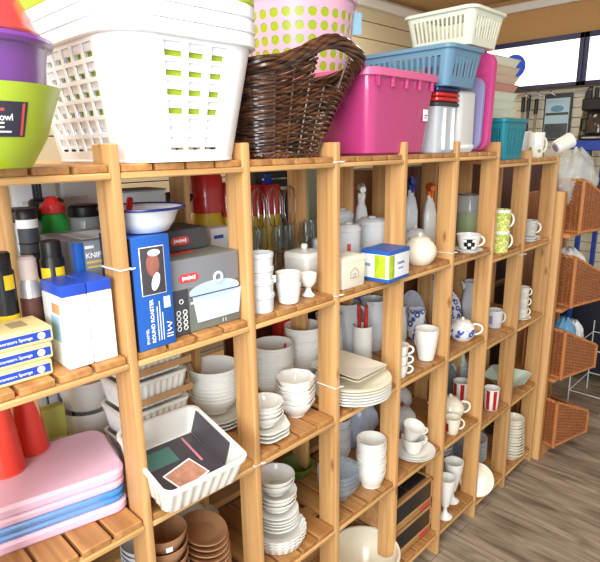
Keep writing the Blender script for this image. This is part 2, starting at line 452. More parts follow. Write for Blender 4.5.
# nylon ties round the uprights
for root, x, z in ((sa, 0, 1.445), (sa, .6346, 1.632), (sa, .6346, 1.262), (sa, .6346, .98), (sa, 1.281, 1.29), (sa, .3176, .872), (sb, 1.913, 1.19)):
    w = PW/2+.003; pts = [(x-PT-.002, -.002, z), (x+.002, -.002, z+.002), (x+.002, PW+.003, z+.001), (x-PT-.002, PW+.003, z-.001)]
    tb = B().tube(pts, .0016, 6, True).tube([(x, -.002, z), (x+.009, -.006, z+.002)], .0015, 6)
    O('cable_tie', tb, TIE, root)['label'] = 'white nylon tie'
# the back-to-back unit behind
rb = T('rear_shelving', 'rear shelving unit standing back to back behind the pine shelves', 'shelving', (0, 0, 0))
Y0, Y1 = .372, .70
for z in LA:
    O('shelf_board', B().box(-.62, 3.0, Y0, Y1, z+.005, z+.028, .002), PINE_X, rb)
for x in (-.62, 3.0): O('end_panel', B().box(x, x+.02, Y0, Y1, 0, 1.64, .002), DARKWOOD, rb)
O('back_panel', B().box(-.6, 3.0, Y0+.09, Y0+.1, .02, .84, .001), DARKWOOD, rb)
O('back_panel', B().box(1.42, 3.0, Y0+.001, Y0+.008, .9, 1.585, .001), DARKWOOD, rb)
O('back_panel', B().box(.62, 1.42, Y0+.16, Y0+.17, .9, 1.23, .001), DARKWOOD, rb)

L = dict(L4=1.646, L3=1.267, L2=.888, L1=.507, L0=.114, M4=1.611, M3=1.227, M2=.846, M1=.464, M0=.081)
L4, L3, L2, L1, L0, M4, M3, M2, M1, M0 = (L[k] for k in ('L4', 'L3', 'L2', 'L1', 'L0', 'M4', 'M3', 'M2', 'M1', 'M0'))

# ================================================================== on top of the shelves
# nested mixing bowls, far left
cx, cy = -.228, -.008
G = 'nested mixing bowls on the top shelf'
t = T('mixing_bowl', 'lime green mixing bowl with dark printed label, standing at left end of top shelf', 'bowl', (cx, cy, L4), 0, G)
H = .12
prof = [(.062, 0), (.066, .003), (.092, .045), (.108, .09), (.117, .112), (.12, H)]
O('body', cup_b(prof, .003, 48), LIME, t)
def rad_at(z, pr=prof):
    for (r0, z0), (r1, z1) in zip(pr, pr[1:]):
        if z0 <= z <= z1: return r0+(r1-r0)*(z-z0)/(z1-z0)
def curved_patch(pr, z0, z1, a0, a1, off, n=14, k=5):
    v = []; f = []
    for j in range(k+1):
        z = z0+(z1-z0)*j/k; r = rad_at(z, pr)+off
        for i in range(n+1):
            a = a0+(a1-a0)*i/n; v.append((r*cos(a), r*sin(a), z))
    for j in range(k):
        for i in range(n): f.append((j*(n+1)+i, j*(n+1)+i+1, (j+1)*(n+1)+i+1, (j+1)*(n+1)+i))
    o = len(v); v += [(x*(1-.0008/.1), y*(1-.0008/.1), z) for x, y, z in v]
    f += [tuple(q+o for q in reversed(g)) for g in f]
    return B().add(v, f)
AC = math.atan2(-.963-cy, -.502-cx)     # towards the aisle
lb = O('label', curved_patch(prof, .046, .094, AC-.55, AC+.62, .001), DKNAVY, t)
lb['label'] = 'dark navy label with printed lines'
for z0, z1, a0, a1, mm in ((.081, .085, -.3, .3, REDINK), (.064, .0662, -.2, .3, WINK), (.058, .0602, -.4, .3, WINK), (.052, .0542, -.1, .4, WINK), (.048, .092, .54, .575, REDINK)):
    O('print', curved_patch(prof, z0, z1, AC+a0, AC+a1, .0019, 8, 1), mm, lb)
def wrap_text(txt, size, pr, zc, a0, off, m, parent):
    o = text(txt, size, m, parent, (0, 0, 0), (1, 0, 0), (0, 1, 0), 'lettering', .0002, 'CENTER', True)
    for v in o.data.vertices:
        z = zc+v.co.y; r = rad_at(z, pr)+off+v.co.z; a = a0+v.co.x/r
        v.co = (r*cos(a), r*sin(a), z)
wrap_text('mixing bowl', .0125, prof, .0685, AC+.12, .002, WINK, lb)
mp_ = [(.056, 0), (.06, .004), (.088, .07), (.1, .12), (.103, .15), (.106, .166), (.114, .168), (.117, .174), (.115, .18)]
t = T('mixing_bowl', 'purple mixing bowl with rolled rim nested inside the lime green bowl', 'bowl', (cx, cy, L4+.008), 0, G)
O('body', cup_b(mp_, .003, 48), PURPLE, t)
t = T('mixing_bowl', 'red mixing bowl turned upside down on top of the purple bowl', 'bowl', (cx, cy, L4+.19), 0, G)
O('body', B().lathe([(.093, 0), (.096, .004), (.094, .012), (.089, .03), (.074, .06), (.05, .08), (.03, .084), (0, .084), (0, .081), (.03, .081), (.048, .077), (.071, .058), (.086, .03), (.09, .004), (.093, 0)], 48), RED, t)
O('rim', B().tube([(.095*cos(a), .095*sin(a), .006) for a in [2*pi*k/40 for k in range(40)]], .005, 8, True), RED, t)
wb = B()
wpts = [(.064, .002), (.1, .05), (.121, .105), (.124, .126), (.12, .2), (.112, .24)]
n = 48
wb.loft([[((r+.004*sin(5*a+z*60)+.002)*cos(a), (r+.004*sin(5*a+z*60)+.002)*sin(a), z) for a in [2*pi*i/n for i in range(n)]] for r, z in wpts], False, False)
w = O('wrapping_film', wb, WRAP, loc=(cx, cy, L4)); tag(w, 'clear plastic film wrapped around the nested mixing bowls', 'wrapping')

# white laundry baskets with two lime ones and a plum one nested on top
def laundry(col, z, label, ra=.12, rb=.4):
    t = T('laundry_basket', label, 'laundry basket', (.163, .19, z), 0, 'stack of nested laundry baskets')
    H = .25
    O('body', perf(.137, .195, .075, .178, .236, .085, H, .003, 3, 6, 6, .22, .3, z0=.004, mlow=.06, mhigh=.12, nc=6, ra=ra, rb=rb), col, t)
    O('base', B().rr([(.137, .195, .075, 0), (.138, .196, .076, .004), (.136, .194, .074, .008)], 6), col, t)
    O('rim', lip(.178, .236, .085, H+.004, .008, .026), col, t)
    return t
laundry(PLW, L4+.001, 'white lattice laundry basket, lowest of the tall stack beside the wicker basket', .12, .88)
laundry(PLW, L4+.029, 'white lattice laundry basket, second from bottom of the stack of laundry baskets', .3, .64)
laundry(PLW, L4+.057, 'white lattice laundry basket, third from bottom of the stack, just under the lime ones', .48, .82)
laundry(LIME, L4+.083, 'lime green laundry basket nested directly on the three white ones')
laundry(LIME, L4+.107, 'upper lime green laundry basket, just under the plum one')
laundry(PLUM, L4+.131, 'plum laundry basket at the top of the nested stack')

# round pink basket with holes, lime and blue ones nested inside
def dotted(R0, R1, H, t, nu, nv, m):
    b = B(); V = {}
    def pt(u, v, off):
        r = R0+(R1-R0)*v-off; a = 2*pi*u/nu; return (r*cos(a), r*sin(a), H*(.12+.8*v)+.0)
    def cell(i, j):
        N_ = 16; bd = []; ci = []
        for k in range(N_):
            a = 2*pi*k/N_; c, s = cos(a), sin(a); q = max(abs(c), abs(s))
            bd.append((i+.5+.5*c/q, (j+.5+.5*s/q)/nv)); ci.append((i+.5+.36*c, (j+.5+.37*s)/nv))
        v = [pt(u, w, 0) for u, w in bd]+[pt(u, w, 0) for u, w in ci]+[pt(u, w, t) for u, w in ci]+[pt(u, w, t) for u, w in bd]
        f = []
        for k in range(N_):
            k2 = (k+1) % N_
            f += [(k, k2, N_+k2, N_+k), (N_+k, N_+k2, 2*N_+k2, 2*N_+k), (2*N_+k, 2*N_+k2, 3*N_+k2, 3*N_+k)]
        b.add(v, f)
    for i in range(nu):
        for j in range(nv): cell(i, j)
    return b
def solid_band(R0, R1, z0, z1, t, n=64):
    return B().lathe([(R0, z0), (R1, z1), (R1-t, z1), (R0-t, z0), (R0, z0)], n)
def round_basket(z, m, label, rz=0, R0=.16, R1=.205, H=.53):
    t = T('round_laundry_basket', label, 'laundry basket', (1.045, .55, z), rz, 'stack of round laundry baskets')
    def RR(v): return R0+(R1-R0)*v
    O('body', dotted(R0+(R1-R0)*.12, R0+(R1-R0)*.92, H, .0028, 28, 10, m), m, t)
    O('base', B().lathe([(0, 0), (R0-.004, 0), (R0, .004), (R0+(R1-R0)*.12, H*.121), (R0+(R1-R0)*.12-.003, H*.121), (R0-.004, .006), (0, .006)], 64), m, t)
    rr_ = R0+(R1-R0)*.92
    O('rim', B().lathe([(rr_, H*.918), (R1, H-.012), (R1+.009, H-.012), (R1+.011, H-.004), (R1+.008, H), (R1-.002, H), (rr_-.003, H*.918), (rr_, H*.918)], 64), m, t)
    return t
round_basket(1.648, PINKPALE, 'pale pink round laundry basket with round holes, behind the dark wicker basket')
round_basket(1.668, LIME, 'lime green round basket nested inside the pale pink holed basket', pi/28)
round_basket(1.688, SKY, 'sky blue round basket nested topmost inside the pink and lime ones', 0)
t = T('price_tag', 'pale blue card tag hanging from the rim of the pink holed basket', 'tag', (1.172, .385, 2.07), radians(-42))
O('card', B().box(-.022, .022, -.001, .001, 0, .075, .0005), mat('pale blue card', (150, 200, 226), .5), t)
O('string', B().tube([(0, 0, .07), (.002, .004, .1)], .0012, 5), WINK, t)

# dark wicker basket with handle hole
def wicker(root, hx0, hy0, hx1, hy1, H, rad, rows, stakes, m, mb, hole=None, topf=None, zb=.006, rr=.0042, sh=0., rimr=None):
    """woven body: horizontal rods weaving in and out of upright stakes"""
    def per(u, v, off=0.):
        x, y = per0(u, v, off); return x+sh*(1-v), y
    def per0(u, v, off=0.):
        hx, hy = hx0+(hx1-hx0)*v, hy0+(hy1-hy0)*v; r = rad
        a, c = hx-r, hy-r; seg = [2*a, pi*r/2, 2*c, pi*r/2]*2; Lp = sum(seg); d = (u % 1)*Lp
        st = [((-a, -hy), (1, 0)), None, ((hx, -c), (0, 1)), None, ((a, hy), (-1, 0)), None, ((-hx, c), (0, -1)), None]
        cs = {1: (a, -c, -pi/2), 3: (a, c, 0), 5: (-a, c, pi/2), 7: (-a, -c, pi)}
        for k, s_ in enumerate(seg):
            if d <= s_ or k == 7:
                if st[k]:
                    (x, y), (dx, dy) = st[k]; nx, ny = dy, -dx
                    return x+dx*d+nx*off, y+dy*d+ny*off
                X, Y, a0 = cs[k]; a_ = a0+d/r
                return X+(r+off)*cos(a_), Y+(r+off)*sin(a_)
            d -= s_
    top = topf or (lambda u: H)
    b = B(); n = stakes*6
    for j in range(rows):
        v = (j+.5)/rows; run = []
        def flush(run, closed=False):
            if len(run) > 1: b.tube(run, rr, 5, closed)
        for i in range(n+1):
            u = i/n; z = zb+(top(u)-zb-.008)*v
            inh = hole and hole[0] < u < hole[1] and hole[2] < z < hole[3]
            if inh: flush(run); run = []; continue
            o = .003*cos(pi*(i/6.+j)); z += .0016*sin(i*.37+j*2.1)
            x, y = per(u, v, o); run.append((x, y, z))
        flush(run)
    O('woven_body', b, m, root)
    b = B()
    for i in range(stakes):
        u = (i+.0)/stakes
        if hole and hole[0] < u < hole[1]:
            zt = hole[2]; vt = (zt-zb)/(top(u)-zb)
            p0, p1 = per(u, 0), per(u, vt); b.tube([(*p0, zb), (*p1, zt)], rr*.9, 5)
            if hole[3] > top(u): continue
            vt = (hole[3]-zb)/(top(u)-zb); p0, p1 = per(u, vt), per(u, 1); b.tube([(*p0, hole[3]), (*p1, top(u))], rr*.9, 5)
            continue
        p0, p1 = per(u, 0), per(u, 1); b.tube([(*p0, 0), (*p1, top(u))], rr*.9, 5)
    O('stakes', b, m, root)
    b = B(); n = 160; big = m is WICKD; ra, rt = (.0115, .0058) if big else (.006, .0048)
    for s_ in range(7 if big else 3):
        q = 2*pi*s_/(7 if big else 3)
        b.tube([(*per(i/n, 1, ra*cos(2*pi*i/(53.333 if big else 8)+q)), top(i/n)+ra*1.15*sin(2*pi*i/(53.333 if big else 8)+q)-.001) for i in range(n)], rt, 6, True)
    O('rim', b, mb, root)
    b = B()
    for s_ in range(2): b.tube([(*per(i/n, 0, .004*cos(2*pi*(i/6.+s_/2))), .006+.004*sin(2*pi*(i/6.+s_/2))) for i in range(n)], .005, 5, True)
    b.rr([(hx0-.004, hy0-.004, rad, .001), (hx0-.004, hy0-.004, rad, .006)], 5, cx=sh)
    O('base', b, m, root)
t = T('wicker_basket', 'large dark brown wicker basket with handle hole between white and pink baskets', 'basket', (.541, .143, L4))
def arch(u):
    d = min(abs(u-.165), 1-abs(u-.165)); return .205+.078*math.exp(-(d/.115)**2)
wicker(t, .115, .105, .196, .15, .26, .05, 40, 19, WICKD, WICKD, hole=(.122, .205, .178, .4), topf=arch, sh=-.05, rr=.0036)

# hot pink storage tub
t = T('storage_tub', 'hot pink plastic storage tub with white price label, on top shelf', 'tub', (.934, .165, L4+.001))
H = .238
O('body', B().rr([(.145, .14, .03, 0), (.152, .147, .032, .006), (.176, .165, .035, H-.03), (.178, .167, .035, H-.004), (.175, .164, .034, H-.004), (.149, .144, .03, .008)], 6), PINKHOT, t)
O('rim', lip(.178, .167, .035, H, .012, .022), mat('pink tub rim', (216, 104, 150), .3), t)
for k in range(5): O('rim_rib', B().box(-.15+k*.07, -.145+k*.07, -.178, -.166, H-.05, H-.021, .001), PINKHOT, t)
pl = O('price_label', B().box(.105, .132, -.1625, -.1605, .1, .135, .0004), WINK, t); pl['label'] = 'white price label'
O('print', B().box(.11, .127, -.1632, -.1624, .115, .119, .0002).box(.11, .122, -.1632, -.1624, .108, .111, .0002), REDINK, pl)

# see-through boxes beside the tub
t = T('storage_box', 'cloudy see-through storage box standing between pink tub and milky box', 'storage box', (1.202, .15, L4+.001))
O('body', B().rr([(.06, .135, .015, 0), (.068, .143, .018, .15), (.066, .141, .017, .15), (.058, .133, .014, .003)], 4), CLEAR, t)
O('contents', B().box(-.05, -.01, -.115, .1, .004, .13, .004).box(.012, .05, -.11, .1, .004, .125, .004), GREYW, t)
O('rib', B().box(-.03, -.024, -.149, -.137, .01, .145).box(.026, .032, -.149, -.137, .01, .145), PLW, t)
for k, (mm, lab) in enumerate(((DKGREY, 'dark grey clip-on lid lying on the cloudy storage box'), (RED, 'red lid stacked above the dark grey one on the cloudy box'), (RED, 'upper red lid, stacked just under the navy lid'), (NAVY, 'navy lid topmost on the cloudy box, under the blue basket'))):
    o = O('storage_cover', B().rr([(.07, .145, .02, 0), (.073, .148, .022, .003), (.073, .148, .022, .01), (.066, .14, .02, .014), (.066, .14, .02, .0145)], 4), mm, loc=(1.202, .15, 1.798+k*.0152))
    tag(o, lab, 'lid', 'lids stacked on the cloudy box')
t = T('storage_box', 'milky white storage box standing on its side before the lilac lid', 'storage box', (1.335, .15, L4+.001))
O('body', B().rr([(.056, .14, .02, 0), (.06, .144, .022, .01), (.06, .144, .022, .2), (.054, .138, .02, .206)], 4), CLOUD, t)
O('rim', B().rr([(.0585, .146, .022, .012), (.0625, .147, .022, .014), (.0625, .147, .022, .024), (.0585, .146, .022, .026)], 4), PLW, t)
def lid_on_edge(name, label, x, hz, hy, th, m, tilt):
    t = T(name, label, 'lid', (x, .15, L4+.003), 0, None, 0, tilt)
    R_ = Matrix.Rotation(pi/2, 4, 'Y')
    b = B().rr([(hz, hy, .04, -th/2), (hz+.003, hy+.003, .042, -th/2+.003), (hz+.003, hy+.003, .042, th/2-.01), (hz-.012, hy-.012, .035, th/2)], 6).xf(Matrix.Translation((0, 0, hz+.003)) @ R_)
    O('panel', b, m, t)
    O('rib', B().rr([(hz-.03, hy-.03, .03, th/2-.001), (hz-.032, hy-.032, .03, th/2+.003)], 5).xf(Matrix.Translation((0, 0, hz+.003)) @ R_), m, t)
lid_on_edge('storage_cover', 'lilac grey plastic lid standing on edge left of the magenta one', 1.43, .128, .145, .026, LILAC, .06)
lid_on_edge('storage_cover', 'tall magenta pink plastic lid standing on edge beside the lilac one', 1.487, .172, .15, .04, MAGENTA, .06)

# open lattice baskets on top
t = T('plastic_basket', 'slate blue slatted plastic basket resting on the stacked box lids', 'basket', (1.236, .155, 1.8595))
O('body', perf(.095, .17, .02, .112, .19, .026, .118, .003, 7, 14, 1, .42, .1, z0=.003, mlow=.2, mhigh=.22), BLUEB, t)
O('base', B().rr([(.095, .17, .02, 0), (.096, .171, .02, .004)], 4), BLUEB, t)
O('rim', lip(.112, .19, .026, .124, .007, .014), BLUEB, t)
t = T('plastic_basket', 'pale cream slatted basket standing topmost on the slate blue basket', 'basket', (1.405, .115, 2.004))
O('body', perf(.1, .115, .02, .122, .135, .026, .112, .003, 9, 12, 1, .45, .1, z0=.003, mlow=.16, mhigh=.18), PLCREAM, t)
O('base', B().rr([(.1, .115, .02, 0), (.101, .116, .02, .004)], 4), PLCREAM, t)
O('rim', lip(.122, .135, .026, .118, .009, .012), PLCREAM, t)

# far bays of the top shelf
for k in range(12):
    n = 12; m_ = (BEIGE if k in (9, 10) else PLCREAM)
    if k == 8: m_ = mat('dusty pink plastic', (206, 150, 136), .5)
    o = O('tray', B().rr([(.125, .095, .02, 0), (.14, .11, .024, .03), (.143, .113, .025, .031), (.143, .113, .025, .033), (.138, .108, .023, .033), (.123, .093, .019, .003)], 4), m_, loc=(1.84, .217, M4+.001+k*.0345))
    col = {8: 'dusty pink', 9: 'beige', 10: 'beige'}.get(k, 'cream')
    tag(o, f'{col} shallow plastic tray, {nth(11-k, 12)} in the stack behind the teal basket', 'tray', 'trays stacked behind the teal basket')
t = T('plastic_basket', 'small teal ribbed plastic basket standing beside the tall magenta lid', 'basket', (1.74, .05, M4+.001))
O('body', perf(.085, .04, .015, .105, .05, .02, .155, .0025, 11, 5, 1, .5, .1, z0=.003, mlow=.06, mhigh=.2), TEAL, t)
O('base', B().rr([(.085, .04, .015, 0), (.086, .041, .015, .004)], 4), TEAL, t)
O('rim', lip(.105, .05, .02, .161, .006, .016), TEAL, t)
def spots(t, R, pts, m, H=None):
    for a, z, s in pts:
        b = B().lathe([(0, .0006), (s*.7, .0005), (s, 0)], 10).xf(Matrix.Rotation(a, 4, 'Z') @ Matrix.Translation((R+.0006, 0, z)) @ Matrix.Rotation(pi/2, 4, 'Y'))
        O('flower_print', b, m, t)
AM = math.atan2(-1.0, -2.6)
t = mug('white mug with blue flower print on top of the far upright', 1.945, .125, M4, .036, .115, rz=-.9); spots(t, .0345, [(AM+.9-.2, .07, .012)], DELFT)
t = mug('white mug with flower and green leaf print, left of the tilted mug', 2.09, .06, M4, .037, .112, rz=-.6)
spots(t, .0355, [(AM+.6-.3, .07, .010), (AM+.6+.25, .05, .008)], DELFT); spots(t, .035, [(AM+.6-.6, .04, .008), (AM+.6+.5, .03, .008)], OLIVEJ)
t = mug('white mug with pale blue side, behind the tilted mug at the shelf end', 2.19, .16, M4, .037, .12, m=GREYW, rz=-.5)
t = mug('white mug lying tipped on its side at the end of the top shelf', 2.225, -.005, 1.652, .036, .085, rz=0)
t.rotation_euler = (radians(64), 0, radians(52)); O('foot_print', B().lathe([(0, -.0006), (.018, -.0006), (.02, .0001)], 20), LILAC, t)
t.location = (2.222, .02, 1.652)

# ================================================================== first bay: upper shelf
GS = 'straw coloured sponge packs'
for k in range(3):
    z = L3+.0005+k*.0316
    t = T('sponge_pack', f'straw yellow carton with blue printed stripe, {["lowest of three", "middle of three", "topmost of three"][k]} stacked at the left', 'carton', (-.152-.004*(2-k)+.004, .03, z), 0, GS)
    O('carton', B().box(-.17, 0, 0, .092, 0, .031, .003), YCARD, t)
    st = O('printed_stripe', B().box(-.168, -.004, -.0006, .0012, .0075, .0235, .0003), BLUEINK, t)
    text('Decorators Sponge', .0082, WINK, st, (-.101, -.0009, .0128), (1, 0, 0), (0, 0, 1))
    O('round_emblem', B().lathe([(0, 0), (.0068, 0), (.0068, .0005), (0, .0005)], 20).xf(Matrix.Translation((-.021, -.0006, .0155)) @ Matrix.Rotation(pi/2, 4, 'X')), WINK, st)
    if k == 2: O('top_print', B().box(-.15, -.09, .02, .024, .0306, .0312, .0002).box(-.14, -.1, .04, .06, .0306, .0312, .0002).box(-.06, -.03, .03, .07, .0306, .0312, .0002), mat('grey print', (176, 160, 120), .5), t)
def bluetop(x0, label):
    t = T('carton', label, 'carton', (x0, .022, L3+.0005), 0, 'white cartons with blue tops')
    O('box', B().box(0, .0475, 0, .095, 0, .141, .0015), WCARD, t)
    O('blue_top', B().box(-.0005, .048, -.0005, .0955, .141, .163, .002), BLUEINK, t)
    pr = mat('pale grey print', (186, 196, 214), .5); b = B()
    for z in (.104, .0985, .094, .089, .0845): b.box(.008, .04-.006*random.random(), -.0006, .0004, z, z+.0014, .0001)
    O('fine_print', b, pr, t)['kind'] = 'stuff'
    O('mark', B().box(.018, .026, -.0006, .0004, .12, .1225, .0001).box(.02, .026, -.0006, .0004, .126, .129, .0001), pr, t)
    return t
t = bluetop(-.1285, 'white upright carton with blue top band, left one of the pair beside sponge packs')
O('side_picture', B().box(-.0007, .0004, .02, .06, .05, .1, .0002), mat('soft blue print', (150, 190, 214), .5, var=.3, scale=30), t)
O('flame_print', B().box(-.0008, .0004, .015, .05, .105, .125, .0002), mat('orange print', (226, 150, 110), .5), t)
bluetop(-.0785, 'white upright carton with blue top band, right one, next to the pine upright')
def spray_can(x, y, label, r=.0235, h=.21):
    t = T('spray_can', label, 'spray can', (x, y, L3+.0005), 0, 'black and yellow spray cans')
    O('can', B().lathe([(0, 0), (r, 0), (r, h-.018), (r*.8, h-.01), (r*.8, h-.008), (0, h-.008)], 28), BLACK, t)
    O('cap', B().lathe([(r*.86, h-.012), (r*.86, h+.016), (r*.78, h+.02), (0, h+.02)], 24), BLACK, t)
    for z0, z1, m in ((.02, .1, YELLOW), (.15, .178, YELLOW)):
        if z0 < .05: O('label', B().lathe([(r+.0006, z0), (r+.0006, z1)], 28), m, t)
        else:
            for a in (-2.6, -1.3): O('label', curved_patch([(r, 0), (r, h)], z0, z1, a-.45, a+.45, .0008, 8, 2), m, t)
spray_can(-.088, .152, 'black spray can with yellow labels, standing behind the left white blue-topped carton')
spray_can(-.185, .15, 'black spray can with yellow labels, at the left photo edge behind sponge packs', .022, .2)
t = T('spray_can', 'silver and brown spray can between the two black and yellow cans', 'spray can', (-.1365, .15, L3+.0005))
O('can', B().lathe([(0, 0), (.021, 0), (.021, .15), (.018, .16), (0, .16)], 28), SILVER, t); O('label', B().lathe([(.0216, .06), (.0216, .125)], 28), BROWN, t)
O('cap', B().lathe([(.017, .16), (.017, .2), (.012, .206), (0, .206)], 20), mat('pale cap', (210, 196, 190), .4), t)
t = T('travel_flask', 'slim black travel flask with white band below its black lid, behind the spray cans', 'flask', (-.098, .235, L3+.0005))
O('body', B().lathe([(0, 0), (.019, 0), (.02, .25), (0, .25)], 28), CHAR, t)
for k in range(5): O('grip_ring', B().tube([(.0203*cos(a), .0203*sin(a), .13+.022*k) for a in [2*pi*k_/24 for k_ in range(24)]], .0014, 6, True), BLACK, t)
O('band', B().lathe([(0, .25), (.0212, .25), (.0212, .268), (0, .268)], 28), WINK, t)
O('lid', B().lathe([(0, .268), (.021, .268), (.021, .284), (.017, .29), (0, .29)], 28), BLACK, t)
t = T('knife_box', 'grey carton with blue corner strip and white lettering behind the white cartons', 'carton', (-.043, .142, L3+.0005))
O('carton', B().box(0, .16, 0, .185, 0, .22, .002), GREYCARD, t)
O('blue_strip', B().box(-.0012, .018, -.0012, .02, .001, .2192, .0015), BLUECARD, t)
text('KNIFE', .0155, WINK, t, (.0205, -.0006, .184), (1, 0, 0), (0, 0, 1), bold=True); text('KNIFE', .0155, WINK, t, (-.0006, .165, .186), (0, -1, 0), (0, 0, 1), bold=True)
O('small_print', B().box(.0205, .04, -.0006, .0004, .204, .21, .0001), WINK, t)
O('yellow_print', B().box(.0215, .09, -.0006, .0004, .172, .177, .0001).box(.024, .09, -.0006, .0004, .162, .166, .0001), mat('ochre print', (206, 176, 90), .5), t)
O('top_panel', B().box(.03, .12, .03, .15, .2195, .2206, .0003), LGREY, t)
# behind it, on the rear shelves
RS = L3
t = T('sauce_bottle', 'squat green bottle with red screw cap, behind the grey knife carton', 'bottle', (.030, .425, RS+.001))
O('body', B().lathe([(0, 0), (.034, 0), (.036, .2), (.034, .23), (.026, .256), (0, .256)], 28), GREEN, t)
O('cap', B().lathe([(0, .256), (.03, .256), (.028, .276), (.02, .28), (.01, .296), (0, .297)], 24), RED, t)
def cap_jar(x, y, label, r, h):
    t = T('storage_jar', label, 'jar', (x, y, RS+.001), 0, None)
    O('body', cup_b([(r*.9, 0), (r, .006), (r, h-.04), (r*.9, h-.028)], .003, 32), mat('smoky glass', (190, 198, 202), .12, alpha=.55), t)
    O('lid', B().lathe([(0, h-.03), (r*.98, h-.03), (r, h-.026), (r*.97, h-.006), (r*.8, h), (0, h)], 32), BLACK, t)
cap_jar(.118, .44, 'glass storage jar with domed black lid, right of the green bottle', .042, .268)
cap_jar(-.04, .44, 'glass storage jar with black lid behind the travel flask', .045, .272)
cap_jar(.062, .545, 'glass storage jar with black lid farthest back behind the green bottle', .045, .282)
def whitebox(x0, x1, y, z, h, label, pic=True):
    t = T('carton', label, 'carton', (x0, y, z), 0, None); w_ = x1-x0
    O('box', B().box(0, w_, 0, .1, 0, h, .0015), WCARD, t)
    if pic:
        for a in (.42, .5, .58): O('picture', B().box(w_*a, w_*a+.008, -.0006, .0004, h-.06, h-.005, .0002), CHAR, t)
    else: O('picture', B().box(w_*.35, w_*.9, -.0006, .0004, h*.35, h*.48, .0002), CHAR, t)
    O('print', B().box(w_*.15, w_*.6, -.0006, .0004, h*.8, h*.83, .0002).box(w_*.15, w_*.7, -.0006, .0004, h*.73, h*.76, .0002), GREYW, t)
whitebox(.004, .112, .6, L3+.001, .33, 'tall white carton with dark bars printed on it, back left under top shelf')
whitebox(.132, .25, .6, L3+.001, .335, 'tall white carton with dark print near the bottom, behind the first upright', False)
O_ = O('carton', B().box(-.08, -.015, 0, .09, 0, .32, .0015), mat('pale green card', (206, 212, 190), .5), loc=(-.02, .60, L3+.001)); tag(O_, 'pale green carton at the back left edge of the upper shelf', 'carton')

# ------------------------------------------------------------------ first bay: lower shelf
def red_jug(x, y, label, h=.28):
    t = T('squeeze_bottle', label, 'bottle', (x, y, L2+.0005), 0, 'orange red tapered bottles', 0, 0)
    O('body', B().lathe([(0, 0), (.036, 0), (.039, .004), (.04, .06), (.037, .12), (.03, .2), (.022, .255), (.019, h-.01), (.012, h), (0, h)], 32), ORANGERED, t)
    O('base_ring', B().tube([(.0395*cos(a), .0395*sin(a), .008) for a in [2*pi*k/28 for k in range(28)]], .002, 6, True), ORANGERED, t)
red_jug(-.135, .295, 'orange red tapered bottle behind the pink trays, right one of the pair'); red_jug(-.205, .245, 'orange red tapered bottle at the left photo edge behind the pink trays')
t0 = T('tray_pack', 'pink and blue plastic trays wrapped together in clear film on lower left shelf', 'trays', (-.192, .21, L2+.0005), -.2)
t0.scale = (1.05, 1.08, 1.12)
def slab(z0, z1, ins=0):
    h = .105-ins
    return B().rr([(.19-ins-.004, h-.004, .03, z0), (.19-ins, h, .034, z0+.004), (.19-ins, h, .034, z1-.006), (.19-ins-.006, h-.006, .03, z1)], 6)
for z0, z1, m, nm, ins in ((0, .022, PINKPALE, 'pink_tray', 0), (.0225, .036, mat('blue plastic tray', (70, 140, 212), .35), 'blue_tray', .003), (.0365, .052, MATS['blue plastic tray'], 'blue_tray', .002), (.0525, .07, PINKPALE, 'pink_tray', .001), (.0705, .092, PINKPALE, 'pink_tray', 0)):
    O(nm, slab(z0, z1, ins), m, t0)
wv = B(); rings = []
for z, e in ((.001, .002), (.02, .006), (.05, .003), (.08, .006), (.0935, .003), (.096, -.02)):
    ring = []
    for i in range(72):
        a = 2*pi*i/72; ex = .5
        x = (.19+e)*math.copysign(abs(cos(a))**ex, cos(a)); y = (.105+e)*math.copysign(abs(sin(a))**ex, sin(a))
        q = 1+.006*sin(9*a+70*z)+.004*sin(17*a-90*z); ring.append((x*q, y*q, z))
    rings.append(ring)
wv.loft(rings, False, True); o = O('wrapping_film', wv, mat('wrinkled film', (240, 244, 250), .12, alpha=.12, coat=1., bump=.6, scale=22), t0); o['label'] = 'clear film wrapping'
t = T('carton', 'lime green printed card pack standing on lower left shelf behind the trays', 'carton', (-.085, .375, L2+.001))
O('pack', B().box(0, .065, 0, .03, 0, .15, .002), mat('lime card', (206, 214, 110), .5), t)
O('print', B().box(.004, .06, -.0006, .0004, .02, .026, .0002).box(.01, .05, -.0006, .0004, .03, .034, .0002), CHAR, t)
for k in range(5):
    x = -.085+k*.034; dark = k in (2, 3)
    t = T('card_pack', f'{"navy edged" if dark else "pale lilac"} hanging card pack, {["leftmost", "second from left", "middle one", "second from right", "rightmost"][k]} of five at back of lower left shelf', 'card pack', (x, .50+.0*k, L2+.001), 0, 'card packs at the back')
    O('card', B().box(0, .03, 0, .012, .0, .245, .001), NAVY if dark else mat('pale lilac card', (186, 186, 204), .5), t)
    O('print', B().box(.003, .027, -.0006, .0004, .02, .15, .0003), mat('pale print', (206, 206, 220), .5, var=.35, scale=60), t)
    if dark: O('yellow_spot', B().box(.005, .018, -.001, .0002, .185, .2, .0003), YELLOW, t)
def casserole(x, y, z, label, rz=0, R=.075, H=.085):
    t = T('casserole_dish', label, 'dish', (x, y, z), rz, 'white casserole dishes behind the trays')
    O('bowl', cup_b([(R*.74, 0), (R*.8, .006), (R*.95, H*.6), (R, H)], .004, 40), WHITE, t)
    for s in (0, pi):
        o = O('handle', B().tube([(R*.96*cos(a), R*.96*sin(a), H*.8) for a in (s-.35,)]+[((R+.02)*cos(s+d), (R+.02)*sin(s+d), H*.8) for d in (-.22, 0, .22)]+[(R*.96*cos(s+.35), R*.96*sin(s+.35), H*.8)], .005, 8), CHAR, t)
casserole(.075, .46, L2+.001, 'lower white dark-handled dish of the pair behind the pink trays', -.5)
casserole(.075, .46, L2+.09, 'upper white dark-handled dish of the pair behind the pink trays', -.5)
